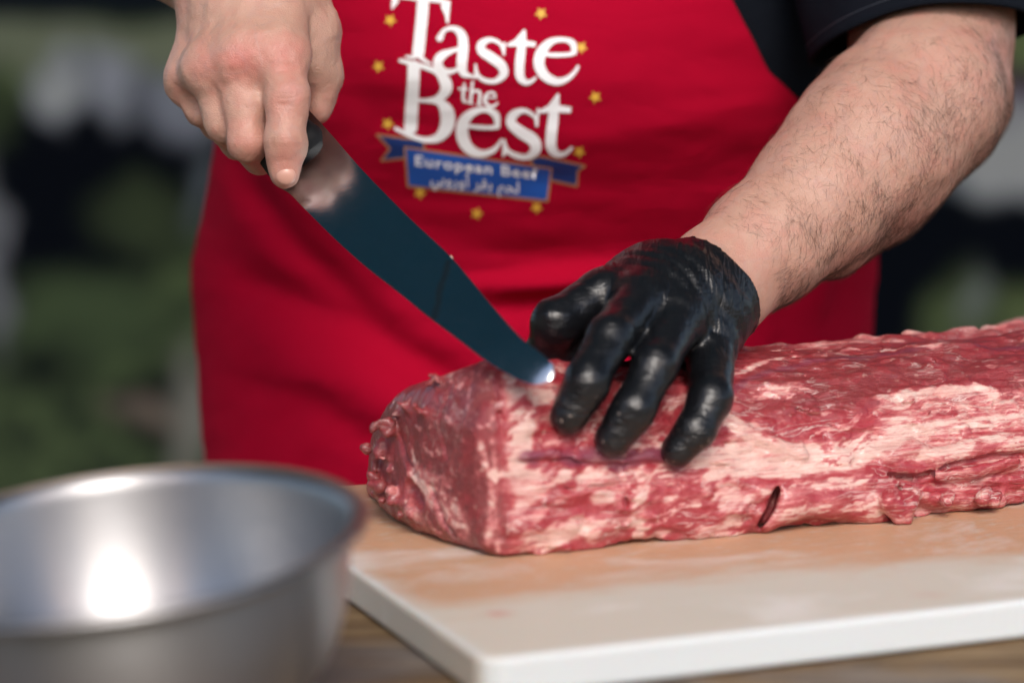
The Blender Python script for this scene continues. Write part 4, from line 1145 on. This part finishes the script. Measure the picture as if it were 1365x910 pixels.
def glyph(strokes, polys=(), cuts=()):
    """strokes: lists of (x, y, half width); polys: filled outlines"""
    st = [cat(s) for s in strokes]
    def fn(X, Y):
        d = np.full(X.shape, 99.0)
        for s in st:
            for a, b in zip(s[:-1], s[1:]):
                e = b[:2] - a[:2]; L2 = max(e @ e, 1e-9); t = np.clip(((X - a[0]) * e[0] + (Y - a[1]) * e[1]) / L2, 0, 1)
                d = np.minimum(d, np.hypot(X - a[0] - t * e[0], Y - a[1] - t * e[1]) - (a[2] + (b[2] - a[2]) * t))
        for p in polys:
            p = np.array(p, float); dd = np.full(X.shape, 99.0); ins = np.zeros(X.shape, bool)
            for i in range(len(p)):
                a, b = p[i], p[(i + 1) % len(p)]; e = b - a; t = np.clip(((X - a[0]) * e[0] + (Y - a[1]) * e[1]) / max(e @ e, 1e-9), 0, 1)
                dd = np.minimum(dd, np.hypot(X - a[0] - t * e[0], Y - a[1] - t * e[1]))
                ins ^= ((a[1] > Y) != (b[1] > Y)) & (X < (b[0] - a[0]) * (Y - a[1]) / (b[1] - a[1] + 1e-12) + a[0])
            d = np.minimum(d, np.where(ins, -dd, dd))
        return d
    allp = [s[:, :2] for s in st] + [np.array(p, float) for p in polys]
    lo = np.min([a.min(0) for a in allp], 0) - 26; hi = np.max([a.max(0) for a in allp], 0) + 26
    return fn, lo, hi
SC = 340 / 998
def put(name, fn, lo, hi, mat, lift, h=2.6, parent=None):
    v, f = field_mesh(fn, lo[0], hi[0], lo[1], hi[1], h)
    W = [on_apron(480 + x * SC, y * SC, lift) for x, y in v]
    bad = {i for i, q in enumerate(W) if q is None}
    W = [q if q is not None else Vector((0, 0, 0)) for q in W]; f = [q for q in f if not bad & set(q)]
    W = [q - Vector(person.location) * 0 for q in W]
    o = mobj(name, mesh_from(name, W, f, mat)); child_of(o, apron_ob); return o
def print_logo():
    G = []
    # T
    G.append(glyph([[(247, -2, 23), (243, 60, 23), (236, 130, 23), (228, 205, 23)], [(130, -12, 6), (180, -10, 8), (240, -3, 9), (300, 3, 8), (345, 10, 7)], [(228, 215, 10), (205, 224, 7), (180, 222, 4)], [(228, 215, 10), (250, 236, 7), (276, 250, 4)]],
                   [[(128, -20), (150, -18), (150, 10), (126, 38), (122, 34), (124, 0)], [(326, 0), (354, 6), (346, 92), (338, 92), (332, 60), (316, 26)]]))
    # a
    G.append(glyph([[(312, 150, 13), (330, 120, 8), (366, 112, 10), (396, 135, 17), (404, 180, 20), (398, 250, 20), (404, 285, 15), (425, 296, 9), (443, 300, 5)],
                    [(398, 190, 7), (360, 200, 9), (318, 220, 17), (304, 250, 18), (324, 278, 14), (360, 280, 9), (395, 262, 6)]]))
    # s
    G.append(glyph([[(562, 205, 5), (548, 172, 7), (510, 156, 9), (476, 172, 15), (476, 200, 17), (512, 225, 19), (552, 256, 19), (562, 290, 16), (530, 318, 10), (490, 316, 9), (462, 296, 7), (452, 262, 5)]],
                   [[(560, 168), (570, 166), (566, 218), (558, 218)], [(448, 250), (456, 250), (462, 300), (446, 314)]]))
    # t
    G.append(glyph([[(636, 150, 12), (630, 200, 17), (624, 260, 18), (626, 300, 17), (645, 322, 12), (668, 320, 8), (686, 306, 5)]],
                   [[(640, 116), (648, 118), (650, 160), (688, 166), (686, 184), (640, 182), (574, 182), (574, 174), (606, 156)]]))
    # e
    G.append(glyph([[(706, 212, 6), (760, 216, 8), (815, 214, 8), (838, 208, 8)], [(838, 206, 10), (832, 170, 12), (796, 156, 9), (748, 164, 13), (712, 200, 20), (700, 250, 21), (722, 296, 19), (768, 320, 15), (812, 308, 10), (842, 280, 7), (852, 262, 6)]]))
    # the
    G.append(glyph([[(408, 330, 5), (404, 362, 6), (404, 390, 6), (412, 400, 4), (420, 396, 3)], [(388, 348, 4), (420, 350, 4)]]))
    G.append(glyph([[(440, 322, 5), (436, 360, 6), (432, 402, 6)], [(438, 366, 4), (452, 356, 5), (468, 362, 6), (468, 385, 6), (466, 408, 6)], [(424, 404, 3), (442, 406, 3)], [(458, 410, 3), (476, 412, 3)]]))
    G.append(glyph([[(490, 382, 3), (528, 384, 3)], [(530, 380, 4), (522, 364, 5), (504, 364, 5), (490, 380, 7), (490, 400, 7), (506, 416, 6), (526, 414, 5), (538, 402, 3)]]))
    # B
    G.append(glyph([[(210, 262, 24), (208, 330, 24), (202, 420, 25), (198, 500, 25)], [(158, 238, 7), (200, 248, 9), (250, 262, 10), (300, 282, 12), (332, 318, 22), (336, 352, 22), (308, 384, 14), (262, 394, 8), (222, 392, 7)],
                    [(262, 394, 8), (312, 402, 14), (340, 440, 27), (340, 492, 27), (310, 536, 18), (260, 548, 11), (205, 534, 9), (140, 504, 7)]]))
    # e
    G.append(glyph([[(408, 492, 6), (460, 498, 8), (510, 500, 8), (538, 496, 9)], [(538, 490, 10), (530, 450, 14), (490, 430, 10), (440, 442, 15), (404, 480, 22), (402, 540, 24), (430, 585, 20), (476, 602, 14), (522, 588, 10), (546, 560, 6), (552, 548, 5)]]))
    # s
    G.append(glyph([[(692, 490, 5), (682, 456, 7), (640, 434, 10), (598, 452, 17), (592, 485, 19), (630, 518, 22), (676, 548, 23), (688, 584, 20), (656, 614, 12), (612, 610, 11), (578, 590, 8), (564, 556, 5)]],
                   [[(692, 424), (702, 424), (696, 496), (686, 496)], [(558, 544), (568, 546), (578, 598), (556, 618)]]))
    # t
    G.append(glyph([[(762, 400, 12), (756, 460, 20), (748, 530, 21), (748, 575, 20), (768, 602, 14), (800, 602, 9), (828, 580, 6)]],
                   [[(772, 366), (780, 368), (780, 412), (826, 420), (824, 442), (760, 440), (700, 444), (698, 434), (736, 414)]]))
    for fn, lo, hi in G: put('letter', fn, lo, hi, mat_white, .0008)
    # stars
    for cx, cy in ((118, 80), (708, 54), (866, 186), (72, 260), (920, 381), (108, 484), (858, 595), (234, 755), (457, 836), (691, 812)):
        a0 = rng.random() * .5
        pl = [(cx + math.cos(a0 + k * math.pi / 5) * (27 if k % 2 == 0 else 12), cy + math.sin(a0 + k * math.pi / 5) * (27 if k % 2 == 0 else 12)) for k in range(10)]
        fn, lo, hi = glyph([], [pl]); put('star', fn, lo, hi, mat_gold, .0005, 3)
    def rib(pl, mat, lift, grow=0):
        fn, lo, hi = glyph([], [pl]); put('ribbon', (lambda X, Y, f=fn: f(X, Y) - grow), lo, hi, mat, lift, 4)
    tl = [(66, 528), (250, 552), (250, 600), (200, 616), (84, 628), (118, 582)]
    tr = [(665, 628), (700, 612), (880, 650), (852, 668), (848, 728), (720, 700)]
    mb = [(176, 578), (748, 662), (732, 786), (188, 728)]
    for q in (tl, tr): rib(q, mat_rim, .0003, 4); rib(q, mat_navy, .0004, -3)
    rib(mb, mat_rim, .0005, 5); rib(mb, mat_blue, .0006, -3)
    # lettering on the ribbon
    def text(body, x0, y0, x1, y1, height, name):
        cu = bpy.data.curves.new('t', 'FONT'); cu.body = body; cu.size = 1; cu.offset = .018; cu.resolution_u = 3; cu.space_character = 1.12
        to = bpy.data.objects.new('t', cu); C.objects.link(to); bpy.context.view_layer.update()
        me = bpy.data.meshes.new_from_object(to); bpy.data.objects.remove(to)
        co = np.array([v.co[:2] for v in me.vertices]); 
        if not len(co): return
        w = co[:, 0].max() - co[:, 0].min(); x = (co[:, 0] - co[:, 0].min()) / w; y = co[:, 1]
        X = x0 + (x1 - x0) * x; Y = y0 + (y1 - y0) * x - y * height
        W = [on_apron(480 + a * SC, b * SC, .0008) for a, b in zip(X, Y)]
        me2 = mesh_from(name, W, [p.vertices[:] for p in me.polygons], mat_white); o = mobj(name, me2); child_of(o, apron_ob)
    text('European Beef', 216, 648, 694, 702, 58, 'lettering')
    ar = '\u0644\u062d\u0645 \u0628\u0642\u0631 \u0623\u0648\u0631\u0648\u0628\u064a'
    sh = '\ufef2\ufe91\ufeed\ufead\ufeed\ufe83 \ufeae\ufed8\ufe91 \ufee2\ufea4\ufedf'
    text(sh, 276, 718, 622, 756, 60, 'lettering')
print_logo()

# ------------------------------------------------------------------ warm bulbs hanging around the added roof (seen only as reflections)
def bulbs():
    gl = M('bulb_glass', Base_Color=(1, .8, .5, 1)); gl.b.inputs['Emission Color'].default_value = (1, .52, .18, 1); gl.b.inputs['Emission Strength'].default_value = 60
    bk = M('bulb_socket', Base_Color=(.02, .02, .02, 1), Roughness=.5).m
    for i, (x, y, z) in enumerate(((-.9, -.5, 1.0), (-.35, -.7, 1.1), (.35, -.6, 1.05), (1.0, -.4, 1.0), (-.5, 2.2, 1.3), (.2, 2.3, 1.35))):
        root = empty('festoon_bulb', (x, y, z))
        bm = bmesh.new(); bmesh.ops.create_uvsphere(bm, u_segments=20, v_segments=12, radius=.03)
        for v in bm.verts: v.co.z *= 1.15
        me = bpy.data.meshes.new('glass'); bm.to_mesh(me); me.materials.append(gl.m); o = bpy.data.objects.new('glass', me); link(o, root)
        bm = bmesh.new(); bmesh.ops.create_cone(bm, cap_ends=True, segments=16, radius1=.016, radius2=.014, depth=.05); bmesh.ops.translate(bm, verts=bm.verts, vec=(0, 0, .055))
        me = bpy.data.meshes.new('socket'); bm.to_mesh(me); me.materials.append(bk); o = bpy.data.objects.new('socket', me); link(o, root)
        tag(root, 'warm glowing bulb hanging ' + ('front left end of the string', 'front left of the middle', 'front right of the middle', 'front right end of the string', 'behind the man on the left', 'behind the man in the middle')[i], 'lamp', 'string of warm bulbs over the stall')
bulbs()
